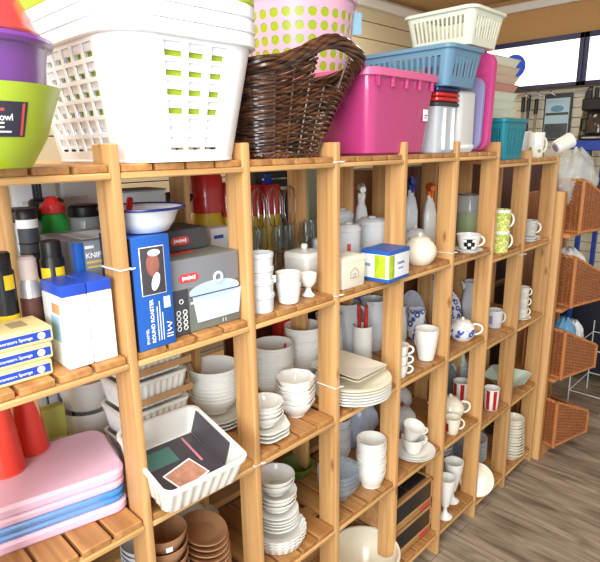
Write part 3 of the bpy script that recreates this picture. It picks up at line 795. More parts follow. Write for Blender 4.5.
# lowest shelf of the first bay: plates peeping out
for k in range(5):
    o = O('plate', plate_b(.085, .016), WHITE if k % 2 == 0 else GREYW, loc=(-.085, .19, L1+.0005+k*.011)); tag(o, f'white plate, {nth(4-k, 5)} in the stack below the pink and blue trays', 'plate', 'plates under the trays')

# ================================================================== second bay: upper shelf
t = T('roaster_box', 'tall blue carton with roast picture and ROUND ROASTER lettering on upper shelf', 'carton', (.007, .004, L3+.0005))
W, D, H = .0885, .13, .236
O('carton', B().box(.002, W, .002, D, 0, H, .0012), BLUECARD, t)
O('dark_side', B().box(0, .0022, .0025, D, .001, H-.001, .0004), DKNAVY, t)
pf = O('picture', B().box(.018, .074, .0012, .0024, .115, .215, .0003), WINK, t)
pb = O('picture_ground', B().box(.0195, .0725, .0006, .002, .1165, .2135, .0003), DARKPRINT, pf)
O('roast_print', B().lathe([(0, 0), (.02, 0), (.02, .0006), (0, .0006)], 24, ox=.75, oy=1.25).xf(Matrix.Translation((.046, .0006, .178)) @ Matrix.Rotation(pi/2, 4, 'X')), PIC, pf)
O('cap_print', B().lathe([(0, 0), (.014, 0), (.014, .0006), (0, .0006)], 24, ox=1, oy=.5).xf(Matrix.Translation((.05, .0001, .202)) @ Matrix.Rotation(pi/2, 4, 'X')), WINK, pf)
O('napkin_print', B().lathe([(0, 0), (.016, 0), (.016, .0006), (0, .0006)], 24, ox=.55, oy=1.2).xf(Matrix.Translation((.05, .0001, .142)) @ Matrix.Rotation(.3, 4, 'Y') @ Matrix.Rotation(pi/2, 4, 'X')), WINK, pf)
text('ENAMEL', .009, WINK, t, (.026, .0014, .012), (0, 0, 1), (-1, 0, 0)); text('ROUND ROASTER', .0114, WINK, t, (.0405, .0014, .012), (0, 0, 1), (-1, 0, 0), bold=True)
b = B()
for k, (x, l) in enumerate(((.048, .075), (.054, .085), (.06, .06))): b.box(x, x+.0016, .0012, .0023, .014, .014+l, .0002)
O('fine_print', b, WINK, t)['kind'] = 'stuff'
O('white_patch', B().box(.066, .081, .0012, .0023, .082, .106, .0003), WINK, t)
O('chef_mark', B().tube([(.07, .0016, .03), (.08, .0016, .034), (.072, .0016, .04), (.081, .0016, .046), (.07, .0016, .05)], .0016, 6).tube([(.068, .0016, .018), (.083, .0016, .018)], .0012, 6).tube([(.068, .0016, .024), (.083, .0016, .024)], .0012, 6), WINK, t)
def oval_logo(parent, x, y, z, w, h):
    o = O('oval_emblem', B().rr([(w/2, h/2, h*.49, 0), (w/2, h/2, h*.49, .0008)], 8).xf(Matrix.Translation((x, y, z)) @ Matrix.Rotation(pi/2, 4, 'X')), REDINK, parent)
    b = B()
    for k in range(7): b.rr([(w*.03, h*(.18 if k % 3 else .25), .0006, 0), (w*.03, h*(.18 if k % 3 else .25), .0006, .0012)], 2, cx=-w*.3+k*w*.1)
    b.tube([(-w*.34, 0, .0012), (w*.34, 0, .0012)], h*.05, 5)
    O('emblem_lettering', b.xf(Matrix.Translation((x, y, z)) @ Matrix.Rotation(pi/2, 4, 'X')), WINK, o)['kind'] = 'stuff'
t = T('casserole_box', 'large dark grey carton with casserole picture and red oval emblem, upper shelf', 'carton', (.108, .03, L3+.0005))
W, D, H = .187, .215, .171
O('carton', B().box(0, W, .001, D, 0, H, .0015), OLIVE, t)
O('top_print', B().box(.04, .11, .06, .09, H-.0004, H+.0006, .0002), REDINK, t)
O('grey_column', B().box(.0005, .041, -.0004, .0014, .001, .105, .0003), CHAR, t)
O('grey_band', B().box(.0005, W-.001, -.0003, .0012, .104, H-.001, .0003), GREYCARD, t)
b = B()
for zz in (.078, .053, .041, .029, .017):
    for xx in ((.022,) if zz > .07 else (.013, .03)): b.tube([(xx+.0048*cos(a), -.0006, zz+.0048*sin(a)) for a in [2*pi*k/14 for k in range(14)]], .0011, 5, True)
O('symbol_rings', b, WINK, t)['kind'] = 'stuff'
oval_logo(t, .045, -.0003, .128, .052, .02)
# printed picture of a pale blue casserole pan
pc = O('pan_print', B().rr([(.06, .0005, .0004, 0), (.07, .0005, .0004, .062)], 2).xf(Matrix.Translation((.122, -.0006, .02))), ENBLUE, t)
O('lid_print', B().lathe([(0, 0), (.072, 0), (.072, .0008), (0, .0008)], 36, ox=.98, oy=.3).xf(Matrix.Translation((.114, -.0006, .09)) @ Matrix.Rotation(pi/2, 4, 'X')), mat('lid blue print', (186, 206, 228), .4), pc)
O('lid_line', B().tube([(.046, -.0014, .083), (.185, -.0014, .083)], .0014, 5), NAVY, pc)
O('knob_print', B().tube([(.125+.011*cos(a), -.001, .116+.011*sin(a)) for a in [2*pi*k/20 for k in range(20)]], .0035, 6, True), ENBLUE, pc)
O('handle_print', B().box(.046, .066, -.0012, 0, .066, .071, .0003), ENBLUE, pc)
text('1 l', .013, WINK, t, (.13, -.0008, .006), (1, 0, 0), (0, 0, 1))
t = T('casserole_box', 'smaller dark grey carton with red oval emblem lying on the large grey carton', 'carton', (.156, .115, L3+.173))
O('carton', B().box(0, .115, 0, .12, 0, .05, .0015), CHAR, t); oval_logo(t, .036, -.0002, .024, .05, .019)
t = T('carton', 'light grey carton standing behind the enamel basin', 'carton', (.125, .24, L3+.173))
O('box', B().box(0, .115, 0, .095, 0, .134, .0015), LGREY, t); O('lid_flap', B().box(-.001, .117, -.002, .097, .134, .138, .001), GREYCARD, t)
t = T('enamel_basin', 'white enamel basin with navy rim standing on the blue roaster carton', 'basin', (.078, .072, L3+.238))
O('bowl', cup_b([(.046, 0), (.052, .002), (.066, .022), (.074, .042), (.086, .05)], .002, 48), ENAMEL, t)
O('rim', B().tube([(.087*cos(a), .087*sin(a), .0505) for a in [2*pi*k/48 for k in range(48)]], .0028, 8, True), NAVY, t)['label'] = 'navy enamel rim'
t = T('wire_whisk', 'small utensil with black wire loop and red grip lying inside the enamel basin', 'utensil', (.05, .085, L3+.2415))
O('wire_loop', B().tube([(-.03, .03, .003), (-.035, .03, .06), (-.02, .032, .078), (.0, .034, .07), (-.03, .03, .064)], .0018, 6), BLACK, t)
O('grip', B().tube([(.004, .01, .008), (.028, .04, .046), (.036, .05, .06)], .007, 10), RED, t)
G = 'red lidded yellow jars at the back'
def redyel(x, y, r, h, lab, z=RS+.001):
    t = T('jar', lab, 'jar', (x, y, z), 0, G)
    O('body', B().lathe([(0, 0), (r, 0), (r, h*.55), (r*.85, h*.64), (0, h*.64)], 28), mat('mustard yellow', (218, 186, 40), .35), t)
    O('lid', B().lathe([(0, h*.64), (r*1.04, h*.64), (r*1.04, h*.94), (r*.9, h), (0, h)], 28), RED, t)
redyel(.50, .43, .05, .335, 'large yellow jar with tall red lid behind the grey cartons')
redyel(.60, .455, .046, .30, 'yellow jar with red lid, right of the largest one, behind the glasses')
redyel(.70, .47, .045, .285, 'yellow jar with red lid, seen just above the stemmed glasses')
redyel(.805, .48, .045, .28, 'yellow jar with red lid at right end of the row behind the glasses')
t = T('squeeze_bottle', 'red bottle with yellow collar and black trigger top beside the yellow jar', 'bottle', (.375, .372+.035, RS+.001))
O('body', B().lathe([(0, 0), (.032, 0), (.033, .19), (.024, .215), (0, .215)], 28), RED, t); O('collar', B().lathe([(0, .215), (.027, .215), (.027, .24), (0, .24)], 24), YELLOW, t)
O('trigger', B().tube([(-.03, 0, .27), (.02, 0, .275), (.05, 0, .262)], .015, 8).box(-.01, .01, -.01, .01, .24, .27), BLACK, t)
t = T('carton', 'small white carton with blue print beside the red bottle', 'carton', (.40, .28, L3+.0005))
O('box', B().box(0, .075, 0, .05, 0, .185, .001), WCARD, t); O('print', B().box(.012, .045, -.0006, .0004, .155, .165, .0002), BLUEINK, t)

# ------------------------------------------------------------------ second bay: middle shelf
def fluted_dish(parent, hx, hy, H, nf=34, amp=.0022):
    """ribbed rectangular oven dish"""
    def ring(hx, hy, r, z, a):
        base = B().rr([(hx, hy, r, z), (hx, hy, r, z+1)], 10).v[:44]; per = []
        # resample evenly
        P = [Vector(p) for p in base]; P.append(P[0]); Ls = [0]
        for i in range(44): Ls.append(Ls[-1]+(P[i+1]-P[i]).length)
        n = nf*6
        for k in range(n):
            d = Ls[-1]*k/n; i = max(j for j in range(44) if Ls[j] <= d); u = (d-Ls[i])/max(1e-9, Ls[i+1]-Ls[i])
            p = P[i].lerp(P[i+1], u); q = 1+a*cos(2*pi*k/6)/max(hx, hy)
            per.append((p.x*q, p.y*q, z))
        return per
    R = [ring(hx*.84, hy*.84, .02, 0, 0), ring(hx*.86, hy*.86, .022, .004, amp), ring(hx*.955, hy*.955, .024, H-.014, amp), ring(hx*.965, hy*.965, .024, H-.011, 0), ring(hx, hy, .024, H-.009, 0), ring(hx, hy, .024, H-.001, 0), ring(hx-.003, hy-.003, .022, H, 0), ring(hx-.008, hy-.008, .02, H-.001, 0), ring(hx*.84, hy*.84, .018, .007, 0)]
    return O('dish', B().loft(R), WHITE, parent)
for k in range(4):
    t = T('oven_dish', f'white ribbed oven dish in kraft sleeve, {nth(3-k, 4)} of the stack behind tilted dish', 'dish', (.142, .252, L2+.0005+k*.078), 0, 'stacked ribbed oven dishes')
    fluted_dish(t, .095, .075, .073)
    O('sleeve', B().box(-.055, .098, -.0785, -.0772, .012, .03, .0005).box(.0965, .098, -.0772, .0775, .012, .03, .0005), KRAFT, t)
t = T('oven_dish', 'large white ribbed oven dish holding a dark leaflet, tilted forward off the shelf edge', 'dish', (.098, .034, .942), -.055, None, .2, 0)
fluted_dish(t, .108, .121, .076)
lf = O('leaflet', B().box(-.082, .084, -.09, .092, .0105, .0115, .0004), DARKPRINT, t)
b = B().box(-.001, .001, -.055, .093, 0, .062, .0004).xf(Matrix.Translation((.086, 0, .0115)) @ Matrix.Rotation(radians(9), 4, 'Y'))
O('leaflet_flap', b, DARKPRINT, lf)
fp = O('picture_border', B().rr([(.042, .034, .002, 0), (.042, .034, .002, .0008)], 2).xf(Matrix.Translation((-.002, -.03, .0112)) @ Matrix.Rotation(.25, 4, 'Z')), WINK, lf)
O('food_print', B().rr([(.038, .029, .002, 0), (.038, .029, .002, .0008)], 2).xf(Matrix.Translation((-.002, -.03, .0118)) @ Matrix.Rotation(.25, 4, 'Z')), mat('tart photo print', (190, 140, 118), .4, var=.5, scale=70), fp)
O('teal_print', B().box(-.07, .01, .02, .075, .0112, .012, .0003), mat('dull teal print', (74, 120, 112), .4, var=.3, scale=20), lf)
O('pink_stripe', B().box(.05, .056, -.01, .085, .0113, .0122, .0003), mat('rose print', (206, 130, 150), .4), lf)
O('white_print', B().box(.02, .045, -.085, -.07, .0112, .012, .0003), WINK, lf)
for k in range(4):
    o = O('plate', plate_b(.085, .016), WHITE, loc=(.112, .085, L2+.0005+k*.0095)); tag(o, f'white plate, {nth(3-k, 4)} under the tilted ribbed oven dish', 'plate', 'plates under the tilted oven dish')
for k in range(3):
    o = O('plate', plate_b(.082, .016), WHITE, loc=(.352, .235, L2+.0005+k*.011)); tag(o, f'white plate, {nth(2-k, 3)} of three beneath the tall bowl stack behind second upright', 'plate', 'plates under the bowl stack')
for k in range(9):
    o = O('bowl', bowl_b(.073, .052), WHITE, loc=(.352, .235, L2+.046+k*.0108)); tag(o, f'plain white bowl, {nth(8-k, 9)} in the tall stack behind the second upright', 'bowl', 'bowls behind the second upright')

# ------------------------------------------------------------------ second bay: lower shelf
for k in range(11):
    s = 1.14-.014*k
    o = O('plate', plate_b(.072*s, .02, .004, 44, None, .82, 1.1), TAN, loc=(.197+.002*(k % 2), .105, L1+.0005+k*.0165)); tag(o, f'brown oval stoneware plate, {nth(10-k, 11)} in the stack at the bottom of the photo', 'plate', 'brown oval plates')
    o.rotation_euler = (0, 0, -.15)
for k in range(7):
    t = T('bowl', f'brown stoneware bowl, {nth(6-k, 7)} in the stack beside the first upright', 'bowl', (.07, .085, L1+.0005+k*.034), 0, 'brown bowls')
    O('body', bowl_b(.056, .06, .6), TAN, t)
    if k == 6: O('white_sticker', curved_patch([(.0525, .028), (.0545, .05)], .032, .046, -2.05, -1.75, .001, 5, 2), WINK, t)
for k in range(8):
    o = O('plate', plate_b(.078, .016), WHITE, loc=(.262, .255, L1+.0005+k*.0115)); tag(o, f'white plate, {nth(7-k, 8)} in the stack behind the brown oval plates', 'plate', 'white plates behind brown ones')
for k in range(6):
    o = O('bowl', bowl_b(.07, .05), GREYW, loc=(.105, .25, L1+.0005+k*.0155)); tag(o, f'pale grey bowl, {nth(5-k, 6)} in the stack behind the brown bowls', 'bowl', 'pale grey bowls')

# ================================================================== third bay: upper shelf
def ramekin(x, y, z, r, h, label, m=WHITE, grp=None):
    t = T('ramekin', label, 'ramekin', (x, y, z), 0, grp)
    O('body', B().lathe([(0, .002), (r*.8, .002), (r*.84, 0), (r*.9, 0), (r*.93, h*.7), (r*.93, h-.012), (r, h-.01), (r, h), (r-.003, h+.001), (r*.9-.003, h-.01), (r*.88-.003, .005), (0, .005)], 72, fl=None), m, t)
    return t
G = 'tall stack of white ramekins'
for k in range(4):
    ramekin(.376, .045, L3+.0005+k*.0345, .0345, .047, f'tall white ramekin, {nth(3-k, 4)} in the stack beside the second upright', GREYW, G)
for k in range(2):
    t = T('cup', f'{["lower", "upper"][k]} of the two white nested cups between ramekins and egg cup', 'cup', (.474, .045, L3+.0005+k*.028), 0, 'two nested white cups')
    O('body', cup_b([(.024, 0), (.0275, .003), (.031, .03), (.034, .052), (.0345, .056)], .003, 36), WHITE, t)
t = T('egg_cup', 'white footed egg cup standing left of the third upright', 'egg cup', (.558, .052, L3+.0005))
O('cup', B().lathe([(0, .024), (.008, .024), (.016, .03), (.022, .042), (.0245, .058), (.0245, .064), (.022, .065), (.02, .05), (.012, .036), (0, .034)], 32), WHITE, t)
O('foot', B().lathe([(0, 0), (.018, 0), (.0185, .003), (.011, .01), (.0075, .018), (.009, .0245), (0, .0245)], 32), WHITE, t)
t = T('lidded_jar', 'white square lidded canister behind the egg cup', 'canister', (.66, .165, L3+.0005), .1)
O('body', B().rr([(.042, .042, .012, 0), (.046, .046, .014, .006), (.048, .048, .014, .085)], 5), WHITE, t)
O('lid', B().rr([(.049, .049, .014, .0852), (.046, .046, .014, .1), (.02, .02, .01, .106)], 5).lathe([(0, .105), (.009, .107), (.011, .116), (.007, .122), (0, .123)], 16), WHITE, t)
# stemmed glasses hung and standing at the back
G = 'stemmed glasses at the back of the third bay'
names = ['leftmost', 'second from left', 'third from left', 'fourth from left', 'fifth from left', 'rightmost']
for k in range(6):
    x = .50+k*.058; y = .225+.03*(k % 2)
    t = T('wine_glass', f'clear stemmed glass, {names[k]} in the row before the red lidded jars', 'glass', (x, y, L3+.0005), 0, G)
    O('bowl', B().lathe([(.004, .088), (.02, .096), (.027, .12), (.026, .15), (.022, .175), (.0205, .175), (.0245, .15), (.0255, .12), (.019, .0985), (0, .092)], 28), GLASS, t)
    O('stem', B().lathe([(0, 0), (.026, 0), (.026, .002), (.006, .006), (.0035, .02), (.0035, .08), (.0045, .0885)], 20), GLASS, t)
for k in range(4):
    t = T('whisk', f'steel wire whisk, {["leftmost", "second from left", "second from right", "rightmost"][k]} of four standing among the stemmed glasses', 'whisk', (.545+k*.07, .32, L3+.0005), 0, 'wire whisks')
    b = B()
    for q in range(4):
        a = pi*q/4; b.tube([(.028*sin(u)*cos(a)*(1.0), .028*sin(u)*sin(a), .16+.075*(1-cos(u))*.9-.01) for u in [pi*i/10*2-pi for i in range(11)]], .0011, 5)
    O('wires', b, STEEL, t); O('handle', B().tube([(0, 0, 0), (0, 0, .08), (0, 0, .155)], [.007, .008, .005], 10), STEEL, t)
for k in range(3):
    o = O('tumbler', cup_b([(.024, 0), (.027, .004), (.031, .1)], .002, 28), GLASSB, loc=(.78+k*.034*2, .33-.0*k, L3+.0005)); tag(o, f'pale blue tinted glass tumbler, {["left", "middle", "right"][k]} of three at back by the third upright', 'tumbler', 'blue tinted tumblers')
t = T('bowl', 'low steel dish on the upper shelf in front of the stemmed glasses', 'bowl', (.52, .15, L3+.0005)); O('body', bowl_b(.045, .04), STEEL, t)
t = T('toaster', 'dark grey flat appliance on the rear shelves beneath the top board, behind the wicker basket', 'appliance', (.70, .42, L3+.29))
t.location = (.93, .6, L3+.001)
O('body', B().box(-.13, .1, -.06, .06, 0, .345, .008), DKGREY, t); O('panel', B().box(-.1, .07, -.0612, -.059, .25, .262, .002).box(-.1, .07, -.0612, -.059, .29, .296, .002), STEEL, t)
t = T('figurine', 'small blue glass ornament standing on a yellow jar behind the glasses', 'ornament', (.805, .48, RS+.282))
O('body', B().lathe([(0, 0), (.014, 0), (.018, .01), (.01, .022), (.014, .034), (0, .042)], 16), mat('cobalt glass', (40, 70, 170), .1), t)

# ------------------------------------------------------------------ third bay: middle shelf
def stack(n, label, x, y, z, R, H, dz, m=WHITE, grp=None, fl=None, foot=.5, cat='bowl', extra=None, mk=bowl_b, top_r=0., **k):
    for i in range(n):
        o = O(cat, mk(R+top_r*i, H, fl=fl, **({'foot': foot} if mk is bowl_b else {})), m, loc=(x+.0012*((i*7) % 3-1), y+.001*((i*5) % 3-1), z+i*dz))
        tag(o, label.format(nth(n-1-i, n)), cat, grp)
    return o
for k in range(13):
    t = T('bowl', f'white bowl, {nth(12-k, 13)} in the stack topped by a red labelled bowl', 'bowl', (.607, .262, L2+.0005+k*.0102), 0, 'bowls topped by the red labelled one')
    O('body', bowl_b(.067, .05), WHITE, t)
    if k == 12: O('red_label', B().box(-.012, .012, -.004, .004, 0, .0008, .0002).xf(Matrix.Translation((.036, -.02, .031)) @ Matrix.Rotation(radians(35), 4, 'Z') @ Matrix.Rotation(radians(-52), 4, 'Y')), REDINK, t)
stack(14, 'white bowl, {} in the stack half hidden behind the third upright', .775, .285, L2+.0005, .067, .055, .0102, grp='bowls behind the third upright')
stack(6, 'white wavy rimmed bowl, {} in the stack left of the third upright', .552, .106, L2+.0005, .058, .05, .0142, grp='wavy rimmed bowls', fl=(8, .045, .012, .03))
stack(3, 'white wavy rimmed plate, {} under the small bowls right of second upright', .405, .08, L2+.0005, .068, .014, .011, grp='wavy plates under small bowls', fl=(6, .05, .004, .01), cat='plate', mk=plate_b)
stack(4, 'white bowl, {} in small stack at shelf front right of second upright', .405, .08, L2+.035, .054, .036, .0112, grp='small bowls right of the second upright')
t = T('saucepan', 'red enamel pan on the rear shelves behind the red labelled bowl stack', 'pan', (.86, .445, L2+.001))
O('body', cup_b([(.06, 0), (.065, .005), (.066, .26)], .003, 36), RED, t); O('handle', B().tube([(-.06, -.03, .22), (-.1, -.05, .23), (-.15, -.075, .235)], .011, 10), BLACK, t)
# ------------------------------------------------------------------ third bay: lower shelf
FL = (26, .022, .001, .012)
for k in range(3):
    o = O('flan_dish', B().lathe([(0, 0), (.07, 0), (.073, .002), (.083, .03), (.085, .0305), (.082, .031), (.071, .005), (0, .005)], 156, fl=(26, .02, .001, .01)), WHITE, loc=(.458, .095, L1+.0005+k*.0095)); tag(o, f'white fluted flan dish, {nth(2-k, 3)} of three under the stacked plates and bowls', 'flan dish', 'fluted flan dishes')
z_ = L1+.0505
stack(5, 'white plate, {} in the pile on the fluted flan dishes', .462, .1, L1+.052, .064, .014, .0105, grp='plates on the flan dishes', cat='plate', mk=plate_b)
stack(3, 'white fluted dish, {} in the pile above the plates on the flan dishes', .465, .105, L1+.112, .06, .03, .011, grp='fluted dishes in the pile', fl=(20, .02, .002, .01), foot=.7)
for k in range(2):
    t = T('bowl', f'white bowl with {"small olive label" if k else "plain inside"}, {["second from top", "topmost"][k]} of the pile on flan dishes', 'bowl', (.466, .11, L1+.155+k*.0145), 0, 'bowls on the pile')
    O('body', bowl_b(.058, .045), WHITE, t)
    if k: O('olive_label', B().box(-.01, .01, -.004, .004, 0, .0008, .0002).xf(Matrix.Translation((-.022, -.026, .0215)) @ Matrix.Rotation(radians(-48), 4, 'Z') @ Matrix.Rotation(radians(40), 4, 'X')), mat('olive label', (108, 104, 40), .4), t)
t = T('bowl', 'green painted bowl in shadow at back of the lower third bay', 'bowl', (.735, .285, L1+.0005)); O('body', bowl_b(.06, .05), mat('leaf green glaze', (92, 120, 44), .3, var=.3, scale=30), t)
t = T('plate', 'blue grey plate standing at back of the lower third bay beside the green bowl', 'plate', (.545, .3, L1+.0005), 0, None, radians(72)); t.location = (.55, .29, L1+.075)
O('body', plate_b(.075, .014), mat('blue grey glaze', (140, 152, 176), .3), t)

# ================================================================== fourth bay
t = T('lidded_jar', 'cream square lidded canister with drawn house motif, right of the third upright', 'canister', (.7135, .052, L3+.0005))
O('body', B().rr([(.05, .036, .006, 0), (.052, .038, .006, .004), (.0535, .0395, .006, .078), (.0535, .0395, .006, .08)], 4), CREAM, t)
O('lid', B().rr([(.056, .042, .007, .0802), (.056, .042, .007, .088), (.05, .036, .01, .094), (.03, .02, .008, .097)], 4), CREAM, t)
b = B().tube([(-.018, -.0402, .03), (-.018, -.0402, .048), (0, -.0405, .06), (.018, -.0402, .048), (.018, -.0402, .03)], .0008, 5, True).tube([(-.005, -.0403, .03), (-.005, -.0403, .042), (.005, -.0403, .042), (.005, -.0403, .03)], .0008, 5)
O('drawn_motif', b, mat('sepia line', (150, 140, 120), .5), t)['kind'] = 'stuff'
t = T('tea_carton', 'white carton with blue edges and green leaf picture at shelf front', 'carton', (.832, .012, L3+.0005), .07)
W, D, H = .122, .1, .096
t.location = (.818, -.036, L3+.0005)
O('carton', B().box(0, W, 0, D, .001, H, .0015), WCARD, t)
O('blue_top', B().box(-.0008, W+.0008, -.0008, D+.0008, H-.012, H+.001, .001), BLUECARD, t); O('blue_base', B().box(-.0008, W+.0008, -.0008, D+.0008, 0, .011, .001), BLUECARD, t)
O('leaf_picture', B().box(-.0012, .0025, .012, .012+.04, .012, H-.013, .0005).box(-.0008, .03, -.0012, .001, .012, H-.013, .0005), GREENPIC, t)
O('print', B().box(.05, .09, -.0006, .0004, .05, .058, .0002).box(.055, .085, -.0006, .0004, .035, .04, .0002), mat('grey blue print', (130, 150, 180), .5), t)
O('side_print', B().box(-.0006, .0004, .065, .09, .045, .055, .0002), MATS['grey blue print'], t)
def canister(x, y, r, h, label, z=L3+.0005, red=False):
    t = T('canister', label, 'canister', (x, y, z), 0, 'white canisters at the back')
    O('body', B().lathe([(0, 0), (r*.95, 0), (r, .005), (r, h*.82), (r*.96, h*.83), (0, h*.83)], 32), GREYW, t)
    O('lid', B().lathe([(0, h*.83), (r*1.03, h*.83), (r*1.03, h*.9), (r*.8, h*.96), (.012, h*.97), (.014, h), (0, h*1.01)], 32), GREYW, t)
    if red: O('red_label', curved_patch([(r, 0), (r, h)], h*.25, h*.6, -2.55, -2.25, .0012, 4, 2), REDINK, t)
canister(1.045, .2, .052, .165, 'large white canister behind the tea carton')
canister(.87, .165, .04, .165, 'white canister with red label behind the cream square canister', red=True)
canister(.785, .2, .036, .125, 'small white canister with red label, partly behind the third upright', red=True)
def spray_bottle(x, y, z, h, body, head, label, s=1.):
    t = T('spray_bottle', label, 'spray bottle', (x, y, z), radians(-135), 'spray bottles at the back')
    O('body', B().rr([(.028*s, .022*s, .012, 0), (.032*s, .026*s, .014, .006), (.032*s, .026*s, .016, h*.5), (.02*s, .018*s, .014, h*.68), (.013, .013, .012, h*.72), (.013, .013, .012, h*.8)], 6), body, t)
    O('trigger_head', B().rr([(.016, .014, .008, h*.8), (.017, .014, .008, h*.87)], 4).tube([(-.03, 0, h*.93), (.0, 0, h*.94), (.05, 0, h*.925)], [.015, .016, .011], 10).tube([(.02, 0, h*.9), (.034, 0, h*.84), (.03, 0, h*.77)], .006, 8), head, t)
    return t
spray_bottle(1.09, .285, L3+.0005, .275, GREYW, WHITE, 'white spray bottle with white trigger head behind the large canister')
spray_bottle(1.195, .42, RS+.001, .28, mat('rust bottle', (170, 80, 40), .4), RED, 'rust coloured spray bottle with red trigger, behind the fourth upright')
spray_bottle(1.02, .40, RS+.001, .30, GREYW, NAVY, 'pale spray bottle with navy trigger head, behind the white triggered one')
canister(1.0, .30, .04, .19, 'slim white canister at the back left of the spray bottles')
t = T('carton', 'pale green carton with leaf sketch, seen at the back above the spray bottles', 'carton', (1.28, .60, L3+.001)); O('box', B().box(-.14, .06, 0, .09, 0, .36, .002), mat('pale sage card', (200, 206, 176), .5), t); O('print', B().box(-.02, .03, -.0008, .0004, .28, .34, .0002), OLIVEJ, t)
# middle shelf: big plates, jugs
for k in range(6):
    o = O('dinner_plate', plate_b(.124, .018, .004, 56), CREAM if k > 3 else WHITE, loc=(.772, .062, L2+.0005+k*.0095)); tag(o, f'large white round plate, {nth(5-k, 6)} in the stack under the square plates', 'plate', 'large round plates')
def square_plate(z, rz, label, dx=0):
    t = T('square_plate', label, 'plate', (.765+dx, .075, z), rz, 'square plates', radians(3), radians(4))
    O('plate', B().rr([(.055, .055, .012, 0), (.06, .06, .012, .001), (.09, .09, .012, .014), (.092, .092, .012, .0165), (.088, .088, .01, .0165), (.058, .058, .01, .004)], 4), CREAM, t)
square_plate(L2+.078, .12, 'lower cream square plate on top of the large round plates')
square_plate(L2+.088, .1, 'upper cream square plate lying topmost on the large round plates', .002)
t = T('utensil_jar', 'plain white cylinder jar holding red handled tools behind the big plates', 'jar', (.985, .19, L2+.0005))
O('body', cup_b([(.034, 0), (.036, .004), (.036, .155)], .003, 32), WHITE, t)
for k, (dx, dy, m, h) in enumerate(((-.012, .0, DKRED, .235), (.004, -.008, RED, .225), (.014, .01, BLACK, .2))):
    t = T('kitchen_tool', ['dark red handled kitchen tool', 'bright red handled kitchen tool', 'black handled kitchen tool'][k]+' standing in the white cylinder jar', 'tool', (.985+dx, .19+dy, L2+.006), 0, 'tools in the white jar', .03*k, -.05+.04*k)
    O('shaft', B().tube([(0, 0, 0), (0, 0, h*.6)], .003, 8), STEEL, t); O('handle', B().tube([(0, 0, h*.6), (0, 0, h*.8), (0, 0, h)], [.006, .008, .006], 10), m, t)
def jug(x, y, z, r, h, label, m=GREYW, rz=0, grp=None):
    t = T('jug', label, 'jug', (x, y, z), rz, grp)
    O('body', cup_b([(r*.7, 0), (r*.75, .004), (r, h*.35), (r*.92, h*.7), (r*.78, h*.88), (r*.88, h)], .003, 36), m, t)
    O('handle', ring_handle(r*.9, h*.3, h*.9, r*.6, .006), m, t)
    O('spout', B().loft([[(-r*.6, -r*.4, h*.9), (-r*.6, r*.4, h*.9), (-r*.9, r*.2, h*.78)], [(-r*1.2, -r*.06, h*1.02), (-r*1.2, r*.06, h*1.02), (-r*1.1, 0, h*.95)]]), m, t)
G = 'pale jugs behind the big plates'
jug(1.02, .30, L2+.0005, .06, .215, 'pale grey jug behind the white cylinder jar', rz=-.5, grp=G); jug(1.155, .27, L2+.0005, .06, .205, 'pale grey jug behind the fourth upright, right of the cylinder jar', rz=.3, grp=G); jug(.90, .28, L2+.0005, .055, .2, 'pale grey jug behind the third upright above the big plates', rz=.6, grp=G)
t = T('plate', 'blue printed plate on the rear shelves high behind the pale jugs', 'plate', (1.22, .45, L2+.2), 0, None, radians(80)); O('body', plate_b(.12, .016), mat('royal blue glaze', (60, 98, 170), .3, var=.4, scale=20), t)
# lower shelf
stack(8, 'white deep bowl, {} in the tall stack beside the fourth upright', .878, .062, L1+.0005, .0525, .06, .0166, grp='tall stack of deep bowls', foot=.68)
for k in range(4):
    o = O('glass_bowl', bowl_b(.073-.002*0, .06, .45), GLASSB, loc=(.745, .1, L1+.0005+k*.016)); tag(o, f'glass bowl with painted blue glints, {nth(3-k, 4)} in the stack beside the third upright', 'glass bowl', 'clear glass bowls with painted glints')  # clear glass; its blue-white reflections are put into the base colour
def bagged(x, y, z, r, h, label, m=BAGM, cat='bag', seed=1):
    rnd = random.Random(seed); b = B(); n = 40; P = [rnd.uniform(0, 6.28) for _ in range(6)]
    rings = []
    for j in range(13):
        v = j/12; rr_ = r*(sin(pi*min(.97, max(.05, v*.86+.12)))**.55)
        ring = []
        for i in range(n):
            a = 2*pi*i/n
            q = 1+.10*sin(3*a+P[0]+4*v)+.07*sin(7*a-P[1]+9*v)+.05*sin(11*a+P[2]-13*v)
            ring.append((rr_*q*cos(a), rr_*q*sin(a)*.8, h*v*(1+.06*sin(4*a+P[3]))))
        rings.append(ring)
    b.loft(rings); o = O('plastic_bag', b, m, loc=(x, y, z)); tag(o, label, cat); return o
bagged(1.06, .27, L1+.0005, .085, .2, 'crumpled pale plastic bag behind the tall stack of deep bowls', mat('cloudy polythene', (176, 186, 206), .25, alpha=.8), seed=3)
stack(9, 'pale grey bowl, {} in the stack behind the clear glass bowls', .905, .25, L1+.0005, .058, .06, .0155, m=GREYW, grp='pale bowls behind the glass bowls', foot=.65)
# bottom shelf
t = T('mixing_bowl', 'large cream mixing bowl on the bottom shelf, right of the third upright', 'bowl', (.845, .06, L0+.0005))
O('body', bowl_b(.125, .135, .5, .004, 56, None, 2.0), CREAM, t)
O('rim', B().lathe([(.1245, .126), (.129, .127), (.13, .132), (.128, .137), (.1225, .1365), (.1245, .126)], 56), CREAM, t)
for k in range(3):
    o = O('slat_crate', B().box(.655, .92, .27, .334, .001, .02, .002).box(.655, .92, .262, .268, .01, .085, .002), CRATEW, loc=(0.0, 0.0, L0+.0005+k*.09)); tag(o, f'dark stained slat crate, {nth(2-k, 3)} at back behind the big mixing bowl', 'crate', 'crates behind the big bowl')

